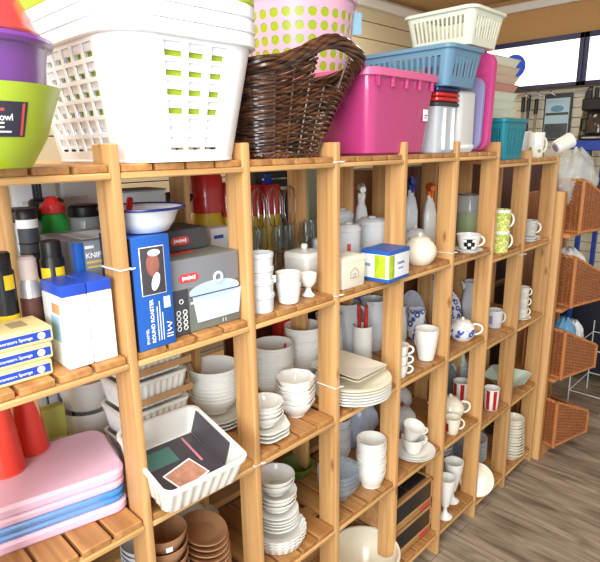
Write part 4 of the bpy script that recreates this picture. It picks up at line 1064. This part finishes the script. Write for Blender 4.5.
# ================================================================== fifth bay
def teapot(label, x, y, z, R, m=CREAM, rz=0, knob=None, grp=None, H=1.5, band=None, hs=1., spout=True):
    """round teapot: handle towards +x, spout towards -x"""
    t = T('teapot', label, 'teapot', (x, y, z), rz, grp)
    pr = [(R*.55, 0), (R*.62, R*.04), (R*.9, R*.35), (R, R*.75), (R*.9, R*1.15), (R*.62, R*1.42), (R*.5, R*1.48)]
    # smooth the outline
    sm = []
    for i in range(len(pr)-1):
        for q in range(3):
            u = q/3; sm.append((pr[i][0]+(pr[i+1][0]-pr[i][0])*u, pr[i][1]+(pr[i+1][1]-pr[i][1])*u))
    for _ in range(3): sm = [sm[0]]+[((sm[i-1][0]+2*sm[i][0]+sm[i+1][0])/4, (sm[i-1][1]+2*sm[i][1]+sm[i+1][1])/4) for i in range(1, len(sm)-1)]+[sm[-1]]
    O('body', B().lathe([(0, R*.03)]+sm+[(0, sm[-1][1])], 40), m, t)
    if band: O('printed_band', B().lathe([(r*1.004+.0004, zz) for r, zz in sm if R*.3 < zz < R*1.1], 40), band, t)
    zt = sm[-1][1]; rt = sm[-1][0]
    lid = O('lid', B().lathe([(0, zt-.001), (rt*1.08, zt-.001), (rt*1.1, zt+.003), (rt*.8, zt+R*.14), (rt*.3, zt+R*.2), (0, zt+R*.21)], 32), m, t)
    O('knob', B().lathe([(0, zt+R*.19), (R*.07, zt+R*.2), (R*.13, zt+R*.3), (R*.1, zt+R*.38), (0, zt+R*.4)], 16), knob or m, lid)
    n = 14
    O('handle', B().tube([(R*.84+R*.62*hs*sin(pi*i/n), 0, R*1.22-R*.85*i/n+R*.12*sin(2*pi*i/n)) for i in range(n+1)], R*.09, 10), m, t)
    if spout: O('spout', B().tube([(-R*.8, 0, R*.55), (-R*1.15, 0, R*.7), (-R*1.35, 0, R*1.05), (-R*1.6, 0, R*1.32)], [R*.24, R*.18, R*.13, R*.1], 10), m, t)
    return t
teapot('cream round lidded pot at the shelf front, right of the tea carton', 1.122, .05, L3+.0005, .0605, CREAM, radians(112), grp=None, spout=False, hs=.7)
spray_bottle(1.44, .30, L3+.0005, .285, GREYW, mat('blue trigger', (36, 60, 150), .35), 'white spray bottle with blue head, left one behind the cream teapot', 1.05)
spray_bottle(1.375, .315, L3+.0005, .275, GREYW, MATS['blue trigger'], 'white spray bottle with blue head, farther left beside the fourth upright')
spray_bottle(1.50, .245, L3+.0005, .255, WHITE, ORANGE, 'white spray bottle with orange head behind the cream teapot')
teapot('white teapot lying back behind the cream teapot', 1.31, .19, L3+.0005, .056, GREYW, radians(20))
t = T('carton', 'small white carton with red brown print behind the cream teapot', 'carton', (1.12, .165, L3+.0005)); O('box', B().box(-.04, .06, 0, .05, 0, .075, .001), CRCARD, t); O('print', B().box(.0, .018, -.0006, .0004, .035, .055, .0002), DKRED, t)
t = T('carton', 'brown carton on the rear shelves above the blue headed spray bottles', 'carton', (1.5, .60, L3+.001)); O('box', B().box(-.1, .1, 0, .09, 0, .3, .002), KRAFT, t)
# middle shelf
t = T('mug', 'tall plain white tapered mug at shelf front between fourth and fifth uprights', 'mug', (1.194, .05, L2+.0005), radians(75))
O('body', cup_b([(.026, 0), (.029, .002), (.036, .04), (.042, .085), (.0445, .116), (.0445, .122)], .003, 40), WHITE, t); O('handle', ring_handle(.038, .03, .095, .026, .005), WHITE, t)
for k in range(3):
    t = mug(f'white espresso cup, {nth(2-k, 3)} of three stacked beside the fourth upright', .993, .035, L2+.0005+k*.036, .0335, .046, WHITE, radians(-40), .75, 'stacked espresso cups', 'cup')
def stand_plate(x, y, z, R, m, label, grp=None, tilt=72, rz=0):
    t = T('plate', label, 'plate', (x, y, z+R*sin(radians(tilt))+.001), rz, grp, radians(tilt)); O('body', plate_b(R, .016), m, t); return t
G = 'printed plates on end'
GB = mat('grey blue print china', (170, 178, 196), .25, var=.3, scale=40)
stand_plate(1.47, .30, L2, .085, GB, 'grey patterned plate standing on end behind the tall white mug', G); stand_plate(1.36, .28, L2, .07, GB, 'small grey patterned plate standing on end beside the fourth upright', G)
stand_plate(1.53, .42, L2, .1, GB, 'larger grey patterned plate standing farther back on rear shelves', G)
t = T('jug', 'white jug with blue print standing before the grey patterned plates', 'jug', (1.36, .2, L2+.0005), .4); O('body', cup_b([(.03, 0), (.034, .004), (.042, .05), (.034, .1), (.036, .13)], .003, 32), DELFT, t); O('handle', ring_handle(.036, .03, .12, .026, .005), WHITE, t)
jug(1.20, .19, L2+.0005, .042, .185, 'slim pale jug standing behind the espresso cups', rz=.4)
# lower shelf
for k in range(2):
    t = T('saucer', f'white saucer, {["lower", "upper"][k]} of two under the stacked tea cups', 'saucer', (1.142, .055, L1+.0005+k*.0075), 0, 'saucers under the tea cups'); O('body', plate_b(.082, .017, .003, 48), WHITE, t)
t = mug('white tea cup standing on the two saucers', 1.135, .055, L1+.0165, .046, .062, WHITE, radians(-15), .62, 'tea cups on the saucers', 'cup')
t = mug('white tea cup tipped on top of the tea cup on saucers', 1.12, .06, L1+.0815, .042, .058, WHITE, radians(-30), .65, 'tea cups on the saucers', 'cup'); t.rotation_euler = (radians(18), radians(8), radians(-30))
MARB = mat('marbled grey china', (206, 208, 210), .25, var=.15, scale=12)
teapot('pale grey teapot with red knob behind the cups on saucers', 1.275, .2, L1+.0005, .062, MARB, radians(50), DKRED, 'pale grey teapots')
teapot('pale grey teapot with red knob, the farther one against the back', 1.415, .32, L1+.0005, .068, MARB, radians(50), DKRED, 'pale grey teapots')
# bottom shelf: two slate filled trays
G = 'wooden trays with slate tiles'
for k in range(2):
    t = T('slate_tray', f'{["lower", "upper"][k]} wooden tray with dark slate panels on the bottom shelf', 'tray', (.965, .03, L0+.0005+k*.127), 0, G)
    O('frame', B().box(0, .292, 0, .012, 0, .032, .002).box(0, .292, 0, .010, .108, .12, .002).box(0, .292, .2, .21, 0, .12, .002).box(0, .01, .0, .21, 0, .12, .002).box(.282, .292, 0, .21, 0, .12, .002).box(0, .292, 0, .21, .0, .006, .001).box(0, .292, 0, .21, .108, .112, .001), CRATEW, t)
    O('slate_front', B().box(.011, .281, .002, .008, .036, .106, .001), PADM, t)
    O('red_print', B().box(.2, .27, -.0006, .0006, .008, .028, .0003), REDINK, t)
    if k:
        for q in range(2): O('slate_tile', B().box(.025+q*.13, .145+q*.13, .025, .19, .1125, .1195, .001), PADM, t)

# ================================================================== sixth bay
t = T('saucer', 'white saucer under the black and white polka dot cup', 'saucer', (1.438, .03, L3+.0005)); O('body', plate_b(.056, .012, .003, 40), WHITE, t)
ca = math.atan2(-.963-.03, -.502-1.438)
t = T('cup', 'white cup with black polka dot square, on a saucer between fifth and sixth uprights', 'cup', (1.438, .03, L3+.008), 0)
pr = [(.024, 0), (.028, .003), (.038, .02), (.043, .045), (.047, .062)]
O('body', cup_b(pr, .003, 40), WHITE, t)
pp = O('dot_panel', curved_patch(pr, .006, .048, ca-.42, ca+.62, .0012, 10, 6), BLACK, t)
for a in (-.28, .1, .48):
    for z in (.013, .027, .041):
        if (z == .027) == (a == .1): O('dot', curved_patch(pr, z-.0055, z+.0055, ca+a-.13, ca+a+.13, .002, 5, 3), WINK, pp)
O('handle', ring_handle(.042, .014, .052, .028, .0045).xf(Matrix.Rotation(radians(-35), 4, 'Z')), WHITE, t)
t = T('storage_jar', 'glass jar half full of green contents behind the sixth upright', 'jar', (1.752, .195, M3+.0005))
O('glass', cup_b([(.052, 0), (.056, .006), (.056, .21), (.05, .232)], .003, 40), mat('jar glass', (206, 216, 220), .08, alpha=.26), t); O('contents', B().lathe([(0, .006), (.0545, .006), (.0545, .15), (0, .15)], 36), OLIVEJ, t)
O('rim', B().tube([(.05*cos(a), .05*sin(a), .232) for a in [2*pi*k/36 for k in range(36)]], .003, 8, True), STEEL, t)
teapot('white teapot with blue flower print at shelf front between fifth and sixth uprights', 1.478, .055, L2+.0005, .053, WHITE, radians(-42), band=DELFT, hs=1.25)
stand_plate(1.72, .255, M2, .085, DELFT, 'blue printed plate standing on end behind the blue flower teapot'); stand_plate(1.80, .42, L2, .11, GB, 'grey blue plate on end high on the rear shelves behind sixth upright')
t = T('box', 'blue patterned tin at the back behind the fifth upright', 'tin', (1.64, .29, L2+.0005)); O('tin', B().rr([(.045, .04, .01, 0), (.045, .04, .01, .2)], 5), GB, t); O('lid', B().rr([(.047, .042, .011, .2), (.047, .042, .011, .245), (.03, .03, .01, .25)], 5), DELFT, t)
teapot('cream plain teapot with round handle beside the fifth upright, lower shelf', 1.495, .1, L1+.0005, .062, CREAM, radians(-40))
t = mug('small cream jug with red speckled side before the cream plain teapot', 1.392, .03, L1+.0005, .034, .07, CREAM, radians(-42), .75, None, 'cream_jug')
O('red_print', curved_patch([(.026, 0), (.034, .07)], .012, .05, -2.9, -2.4, .0015, 5, 3), DKRED, t)
def stripe_mug(x, y, z, label, R=.036, H=.1, rz=0, off=0):
    t = mug(label, x, y, z, R, H, WHITE, rz, .9, 'red striped mugs')
    pr_ = [(R*.9, .0), (R*.95, H*.5), (R, H)]
    for k in range(7): O('red_stripe', curved_patch(pr_, .005, H-.004, 2*pi*k/7+off, 2*pi*(k+.5)/7+off, .001, 5, 4), DKRED, t)
stripe_mug(1.70, .155, M1+.0005, 'red and white striped mug behind the sixth upright', .04, .135, .8); stripe_mug(1.62, .235, M1+.0005, 'red and white striped mug behind the cream plain teapot', .04, .14, .9)
stripe_mug(1.785, .045, M1+.0005, 'red and white striped mug at shelf front between sixth and seventh uprights', .0365, .105, .9, .2)
t = T('decanter', 'smoky glass decanter at the back of the sixth bay behind striped mugs', 'decanter', (1.79, .28, M1+.0005)); O('body', B().lathe([(0, 0), (.04, 0), (.045, .01), (.045, .1), (.018, .15), (.016, .2), (.022, .21), (0, .21)], 28), mat('smoked glass', (120, 136, 144), .1, alpha=.6), t); O('stopper', B().lathe([(0, .2), (.014, .212), (.018, .235), (0, .25)], 18), GLASSB, t)
def goblet(x, y, z, label, r=.04, h=.19, m=WHITE):
    t = T('goblet', label, 'goblet', (x, y, z), 0, 'tall white footed goblets')
    O('cup', B().lathe([(.006, .05), (.016, .056), (.024, .09), (r*.9, h*.8), (r, h), (r-.003, h), (r*.9-.003, h*.8), (.021, .092), (.012, .062), (0, .06)], 36), m, t)
    O('foot', B().lathe([(0, 0), (.031, 0), (.032, .004), (.02, .012), (.009, .026), (.008, .044), (.012, .052), (0, .053)], 32), m, t)
goblet(1.37, .03, L0+.0005, 'tall white footed goblet at the bottom, nearer of the two'); goblet(1.487, .062, L0+.0005, 'tall white footed goblet at the bottom, farther one beside sixth upright', .043, .2)
t = stand_plate(1.66, .035, M0, .078, CREAM, 'cream plate leaning upright on the bottom shelf beside sixth upright', None, 66, radians(-58))
stack(9, 'pale grey plate, {} in the bottom stack behind the seventh upright', 1.915, .21, M0+.0005, .095, .018, .0125, m=GREYW, grp='pale plates at the bottom back', cat='plate', mk=plate_b)
stack(6, 'pale grey bowl, {} in the stack behind the two tall goblets', 1.69, .255, M0+.0005, .07, .06, .02, m=GREYW, grp='pale bowls behind the goblets')

# ================================================================== seventh and eighth bays
for k in range(2):
    t = mug(f'green floral mug, {["lower", "upper"][k]} of the two stacked beside the sixth upright', 1.70, .022, M3+.0005+k*.088, .0365, .094, FLORAL, radians(-38), .93, 'stacked green floral mugs', hm=WHITE)
    O('white_rim', B().lathe([(.0366, .082), (.0372, .094), (.0365, .0945)], 32), WHITE, t)
t = mug('pale print mug beside the seventh upright on the middle shelf', 1.842, .085, M2+.0005, .037, .083, GREYW, radians(-35)); O('print', curved_patch([(.034, 0), (.037, .083)], .02, .06, -2.9, -2.3, .001, 6, 3), MATS['grey blue print'], t)
jug(1.845, .2, M2+.0005, .05, .2, 'pale grey jug behind the pale print mug', rz=-.7)
t = T('glass_dish', 'pale green frosted glass dish leaning at shelf front before the last upright', 'dish', (2.085, .105, M1+.0005), .15)
O('dish', B().rr([(.04, .04, .02, 0), (.045, .045, .022, .004), (.1, .1, .035, .055), (.104, .104, .036, .058), (.1, .1, .034, .058), (.042, .042, .02, .008)], 6), GLASSG, t)
t = T('tumbler', 'blue tinted tumbler behind the striped mug near the seventh upright', 'tumbler', (1.99, .24, M1+.0005)); t.location = (1.90, .235, M1+.0005); O('body', cup_b([(.035, 0), (.038, .006), (.045, .13)], .003, 28), GLASSB, t)
o = O('vase', cup_b([(.03, 0), (.045, .01), (.05, .1), (.03, .18), (.04, .2)], .003, 32), GLASSG, loc=(1.94, .31, M1+.0005)); tag(o, 'pale green glass vase at the back between sixth and seventh uprights', 'vase')
for k in range(2):
    t = T('saucer', f'white saucer, {["lower", "upper"][k]} of two under the printed cup in the last bay', 'saucer', (2.065, .045, M3+.0005+k*.011), 0, 'saucers in the last bay'); O('body', plate_b(.05, .011, .003, 40), WHITE, t)
t = mug('white and black printed cup on two saucers in the last bay', 2.065, .045, M3+.0235, .036, .075, mat('grey scroll china', (196, 196, 190), .25, var=.5, scale=60), radians(-40), .75, None, 'cup', WHITE)
for k in range(3):
    t = mug(f'white cup with dark pattern, {nth(2-k, 3)} of three stacked in the last bay', 2.045, .04, M2+.006+k*.05, .028, .055, mat('dark pattern china', (214, 210, 200), .25, var=.35, scale=50), radians(-40), .8, 'stacked patterned cups', 'cup', WHITE)
t = T('saucer', 'cream saucer under the three stacked patterned cups', 'saucer', (2.045, .04, M2+.0005)); O('body', plate_b(.045, .011, .003, 36), CREAM, t)
stack(13, 'white bowl, {} in the stack at the bottom of the last bay', 2.07, .045, M0+.0005, .064, .042, .0155, m=CREAM, grp='bowls at the bottom of the last bay', top_r=-.0011)

# ================================================================== basket stand at the far end
t = T('basket_stand', 'wooden stand at the end of the shelves carrying four wicker baskets', 'stand', (2.262, -.03, 0))
O('upright_panel', B().box(.001, .04, 0, .05, 0, 1.446, .002), STANDW, t)
O('upright_edge', B().box(-.0006, .0012, .0005, .0495, .002, 1.445, .0003), STANDL, t)
O('rear_post', B().box(.001, .04, .22, .249, 0, 1.30, .002), STANDW, t)
O('back_board', B().box(.04, .66, .25, .262, .02, 1.42, .002), STANDW, t)
O('end_post', B().box(.625, .66, .18, .25, 0, 1.42, .002), STANDW, t)
BZ = [1.235, .852, .468, .082]
O('plinth', B().box(.0405, .6245, 0, .25, 0, .08, .002), STANDW, t)
for z in BZ[:3]: O('bracket_shelf', B().box(.0405, .6245, -.03, .2495, z-.018, z, .002), STANDW, t)
G = 'honey wicker baskets on the end stand'
names = ['honey wicker basket with clear bag on it, topmost on the end stand', 'honey wicker basket with white paper inside, second from top on the end stand', 'honey wicker basket holding blue and white bags, third from top on stand', 'honey wicker basket, lowest on the end stand just above the floor']
def scoop(root):
    Lx, Wy, H, h2 = .30, .23, .262, .13
    P = lambda u: None
    rows, b, bs, br = 30, B(), B(), B()
    def wall(p0, p1, h0, h1, n):
        for j in range(rows):
            v = (j+.5)/rows; run = []
            for i in range(n*3+1):
                u = i/(n*3); h = h0+(h1-h0)*u; z = .006+(max(h0, h1))*v
                if z > h: 
                    if len(run) > 1: b.tube(run, .0040, 5)
                    run = []; continue
                d = Vector((p1[0]-p0[0], p1[1]-p0[1])); nn = Vector((d.y, -d.x)).normalized()*(.0032*cos(pi*(i/3.+j)))
                run.append((p0[0]+d.x*u+nn.x, p0[1]+d.y*u+nn.y, z))
            if len(run) > 1: b.tube(run, .0040, 5)
        for i in range(1, n):
            u = i/n; bs.tube([(p0[0]+(p1[0]-p0[0])*u, p0[1]+(p1[1]-p0[1])*u, 0), (p0[0]+(p1[0]-p0[0])*u, p0[1]+(p1[1]-p0[1])*u, h0+(h1-h0)*u)], .0035, 5)
    A, Bc, C, D = (0, 0), (Lx, 0), (Lx, Wy), (0, Wy)
    wall(D, A, H, H, 9); wall(A, Bc, H, h2, 11); wall(Bc, C, h2, h2, 9); wall(C, D, h2, H, 11)
    O('woven_body', b, WICKO, root); O('stakes', bs, WICKO, root)
    zt = [(0, 0, H), (Lx, 0, h2), (Lx, Wy, h2), (0, Wy, H)]
    pts = []
    for k in range(4):
        p, q = Vector(zt[k]), Vector(zt[(k+1) % 4])
        for i in range(24): pts.append(p.lerp(q, i/24))
    n = len(pts)
    for s_ in range(2): br.tube([(p.x, p.y, p.z+.005*sin(2*pi*(i/6.+s_/2))) if k_ else (p.x+.004*cos(2*pi*(i/6.+s_/2)), p.y+.004*cos(2*pi*(i/6.+s_/2)), p.z+.004*sin(2*pi*(i/6.+s_/2))) for i, p in enumerate(pts) for k_ in (0,)], .0055, 6, True)
    O('rim_braid', br, WICKOL, root)
    bc = B()
    for (x, y, z) in zt: bc.tube([(x, y, 0), (x, y, z)], .0095, 8)
    for k in range(4):
        p, q = zt[k], zt[(k+1) % 4]; bc.tube([(p[0], p[1], .007), (q[0], q[1], .007)], .008, 8)
    O('corner_post', bc, WICKOL, root); O('base', B().box(.002, Lx-.002, .002, Wy-.002, .001, .008, .001), WICKO, root)
XB = [(2.357, -.082), (2.357, -.082), (2.325, -.082), (2.262+.076, -.085)]
XB = [(2.365, -.0795), (2.362, -.0795), (2.325, -.08), (2.305, -.083)]
t0 = T('wicker_basket', names[0], 'basket', (XB[0][0], XB[0][1], BZ[0]+.001), radians(-14), G); scoop(t0)
bk = [t0]+[dup(t0, (XB[k][0], XB[k][1], BZ[k]+.001), names[k], radians(-14)) for k in (1, 2, 3)]
bagged(2.475, .01, BZ[0]+.12, .125, .285, 'crumpled clear plastic bag heaped on the topmost wicker basket', BAGM, seed=5)
bagged(2.50, .0, BZ[1]+.1, .1, .18, 'white paper bag bundled inside the second wicker basket', mat('white bag paper', (226, 228, 228), .5), seed=9)
bagged(2.44, -.03, BZ[2]+.1, .075, .20, 'blue plastic bag stuffed in the third wicker basket', mat('blue bag film', (96, 150, 190), .35), seed=12)
bagged(2.55, -.04, BZ[2]+.06, .075, .2, 'white plastic bag stuffed beside the blue one in third wicker basket', mat('white bag film', (222, 226, 232), .3), seed=14)

# ================================================================== far end of the shop
def glow(name, rgb, s):
    m = bpy.data.materials.new(name); m.use_nodes = True; b = m.node_tree.nodes['Principled BSDF']
    b.inputs['Base Color'].default_value = (*lin(rgb), 1); b.inputs['Emission Color'].default_value = (*lin(rgb), 1); b.inputs['Emission Strength'].default_value = s; return m
LIT = glow('lit sign panel', (255, 250, 240), 1.25)
NAVYF = mat('navy sign frame', (44, 46, 84), .4)
def lightbox(y0, y1, label):
    t = T('light_box_sign', label, 'sign', (XE-.008, 0, 0), 0, 'lit sign boxes')
    z0, z1 = 2.10, 2.475
    O('case', B().box(-.1, 0, y0, y1, z0+.01, z1-.01, .003), NAVYF, t)
    O('lit_panel', B().box(-.108, -.099, y0+.03, y1-.03, z0+.03, z1-.035, .001), LIT, t)
    O('frame', B().box(-.115, -.098, y0, y1, z1-.04, z1, .002).box(-.115, -.098, y0, y1, z0, z0+.03, .002).box(-.115, -.098, y0, y0+.032, z0, z1, .002).box(-.115, -.098, y1-.032, y1, z0, z1, .002), NAVYF, t)
    return t
lb1 = lightbox(.552, 1.35, 'lit white sign box with navy frame and blue round emblem on end wall')
em = O('round_emblem', B().lathe([(0, 0), (.095, 0), (.095, .004), (0, .004)], 40).xf(Matrix.Translation((-.112, 1.075, 2.285)) @ Matrix.Rotation(-pi/2, 4, 'Y')), mat('royal blue sign', (40, 84, 216), .4), lb1); em['label'] = 'royal blue round emblem'
O('emblem_mark', B().tube([(-.117, 1.12, 2.27), (-.117, 1.075, 2.31), (-.117, 1.06, 2.34)], [.012, .02, .012], 8), WINK, em)
lightbox(-.42, .548, 'lit white sign box with navy frame and blank panel on the end wall')
t = T('poster', 'framed poster with pale blue pictures hanging below the lit sign boxes', 'poster', (XE-.03, .735, 1.70))
O('frame', B().box(0, .026, -.105, .105, 0, .36, .003), DKGREY, t)
O('sheet', B().box(-.002, .001, -.093, .093, .012, .325, .0005), mat('pale blue poster', (176, 206, 220), .5), t)
O('dark_picture', B().box(-.004, -.001, -.088, .088, .015, .13, .0005), mat('dark poster picture', (76, 80, 84), .5, var=.6, scale=18), t)
O('dark_bar', B().box(-.004, -.001, -.088, .088, .195, .215, .0005), CHAR, t); O('oval_picture', B().lathe([(0, 0), (.05, 0), (.05, .002), (0, .002)], 28, ox=.5).xf(Matrix.Translation((-.002, 0, .245)) @ Matrix.Rotation(-pi/2, 4, 'Y')), BLUEB, t)
def tool(y, x, z0, z1, lean, m, label, head):
    t = T('long_tool', label, 'tool', (x, y, z0), 0, 'long handled tools on the end wall', lean, 0)
    O('handle', B().tube([(0, 0, .1), (0, 0, z1-z0)], .011, 10), m, t)
    if head == 'brush': O('brush_head', B().box(-.03, .03, -.02, .02, 0, .1, .008), DKGREY, t)
    elif head == 'spade': O('blade', B().rr([(.05, .004, .003, 0), (.08, .006, .004, .05), (.085, .006, .004, .16), (.02, .012, .01, .2)], 3), STEEL, t)
    else: O('head', B().tube([(0, -.018, .06), (0, 0, .1), (0, .018, .06)], .010, 8), DKGREY, t)
    O('grip', B().tube([(0, 0, z1-z0-.12), (0, 0, z1-z0)], .015, 10), BLACK, t)
OLV = mat('olive handle', (104, 96, 70), .5); GRP = mat('weathered handle', (150, 140, 118), .6)
for y, z1, ln, m, hd, lab in ((1.0, 2.05, 0, GRP, 'brush', 'long weathered handled broom, leftmost of the tools on the end wall'), (.955, 2.06, 0, DKGREY, 'rake', 'dark handled tool hanging left of the poster, beside the broom'), (.91, 2.03, .02, GRP, 'spade', 'weathered handled spade hanging just left of the poster'),
    (.60, 2.06, .09, OLV, 'brush', 'olive handled brush hanging tilted just right of the poster'), (.53, 2.08, .03, OLV, 'rake', 'olive handled tool, second to the right of the poster'), (.49, 2.09, 0, GRP, 'spade', 'weathered handled spade, third to the right of the poster'), (.445, 2.08, 0, DKGREY, 'rake', 'dark handled tool, farthest right of the hanging tools')):
    tool(y, XE-.06, 1.05, z1, ln, m, lab, hd)
b = B()
for k in range(3): b.tube([(XE-.01, 1.0-.1*k, 2.09), (XE-.16, .95-.1*k, 2.06), (XE-.18, .9-.1*k, 2.03)], .004, 6)
b.tube([(XE-.15, 1.02, 2.06), (XE-.15, .45, 2.06)], .004, 6)
o = O('wire_rail', b, STEEL); tag(o, 'thin wire hanging rail under the lit sign boxes', 'rail')
# blue stand with a black machine
t = T('blue_display_stand', 'blue metal display stand at the right edge holding a black coffee machine', 'stand', (3.45, -.05, 0))
BL = mat('blue enamel steel', (46, 72, 160), .4)
O('shelf', B().box(0, .42, -.2, .46, 1.625, 1.69, .004), BL, t)
O('lower_shelf', B().box(0, .42, -.2, .46, 1.375, 1.4, .004), DKGREY, t)
O('cupboard', B().box(.042, .378, -.2, .45, .1, .72, .004), mat('dark cupboard', (40, 42, 56), .5), t)
for x in (.01, .38):
    for y in (-.19, .30): O('post', B().box(x, x+.03, y, y+.03, 0, 2.02 if x > .3 else 1.625, .003), BL, t)
t = T('coffee_machine', 'black filter coffee machine standing on the blue display stand', 'coffee machine', (3.58, .235, 1.691))
O('base', B().box(-.09, .09, -.1, .1, 0, .035, .006), BLACK, t); O('back', B().box(.02, .09, -.1, .1, .035, .26, .006), BLACK, t); O('top', B().box(-.09, .09, -.1, .1, .19, .27, .008), BLACK, t)
jg = O('jug', cup_b([(.055, .037), (.07, .05), (.07, .13), (.055, .165)], .003, 28).xf(Matrix.Translation((-.03, 0, 0))), mat('dark jug glass', (60, 50, 44), .1), t)
O('jug_handle', B().tube([(-.03, .055, .15), (-.03, .11, .14), (-.03, .11, .07), (-.03, .07, .06)], .008, 8), BLACK, jg)
O('trim_strip', B().box(-.0915, -.089, -.08, .08, .012, .024, .001), STEEL, t)
t = T('plate', 'round grey plate standing under the blue display shelf', 'plate', (3.55, .36, 1.486), 0, None, 0, radians(-84)); O('body', plate_b(.085, .012), mat('grey plate glaze', (172, 178, 182), .35), t)
t = T('wire_rack', 'low white wire rack standing on the floor at the right edge', 'rack', (3.02, -.12, 0))
PLWIRE = mat('white wire', (228, 230, 232), .35)
b = B()
for k in range(7):
    x = k*.055; b.tube([(x, 0, 0), (x, 0, .5), (x+.01, 0, .53), (x+.027, 0, .54), (x+.045, 0, .53), (x+.055, 0, .5)], .004, 6)
for z in (.12, .22, .32, .42): b.tube([(0, 0, z), (.385, 0, z)], .0035, 6)
O('wire_front', b, PLWIRE, t)
b = B()
for z in (.12, .42): b.tube([(0, 0, z), (0, .2, z), (.385, .2, z), (.385, 0, z)], .0035, 6)
for x in (0, .385): b.tube([(x, .2, 0), (x, .2, .5)], .004, 6)
O('wire_back', b, PLWIRE, t)

# ------------------------------------------------------------------ light
def area(name, loc, target, sx, sy, power, col):
    l = bpy.data.lights.new(name, 'AREA'); l.shape = 'RECTANGLE'; l.size = sx; l.size_y = sy; l.energy = power; l.color = col
    o = bpy.data.objects.new(name, l); COL.objects.link(o); o.location = loc
    o.rotation_euler = (Vector(target)-Vector(loc)).to_track_quat('-Z', 'Y').to_euler(); return o
area('shop_window_light', (-2.3, -1.7, 2.0), (.0, .1, 1.35), 1.8, 1.5, 125, (.93, .97, 1))
area('ceiling_light', (-.5, -.8, 2.78), (-.5, -.8, 0), .5, 1.3, 44, (1, .99, .96))
area('ceiling_light', (2.4, -1.0, 2.78), (2.4, -1.0, 0), .4, 1.2, 9, (1, .93, .8))
area('ceiling_light', (2.6, 1.1, 2.78), (2.6, 1.1, 0), .4, .8, 16, (1, .95, .86))
area('ceiling_light', (.2, 1.2, 2.78), (.2, 1.2, 0), .4, 1.0, 12, (1, .95, .86))
w = bpy.data.worlds.new('world'); SC.world = w; w.use_nodes = True
w.node_tree.nodes['Background'].inputs[0].default_value = (.95, .98, 1, 1); w.node_tree.nodes['Background'].inputs[1].default_value = .78
SC.view_settings.view_transform = 'Standard'; SC.view_settings.look = 'None'; SC.view_settings.gamma = 1
SC.view_settings.use_curve_mapping = False; SC.view_settings.exposure = 0.06
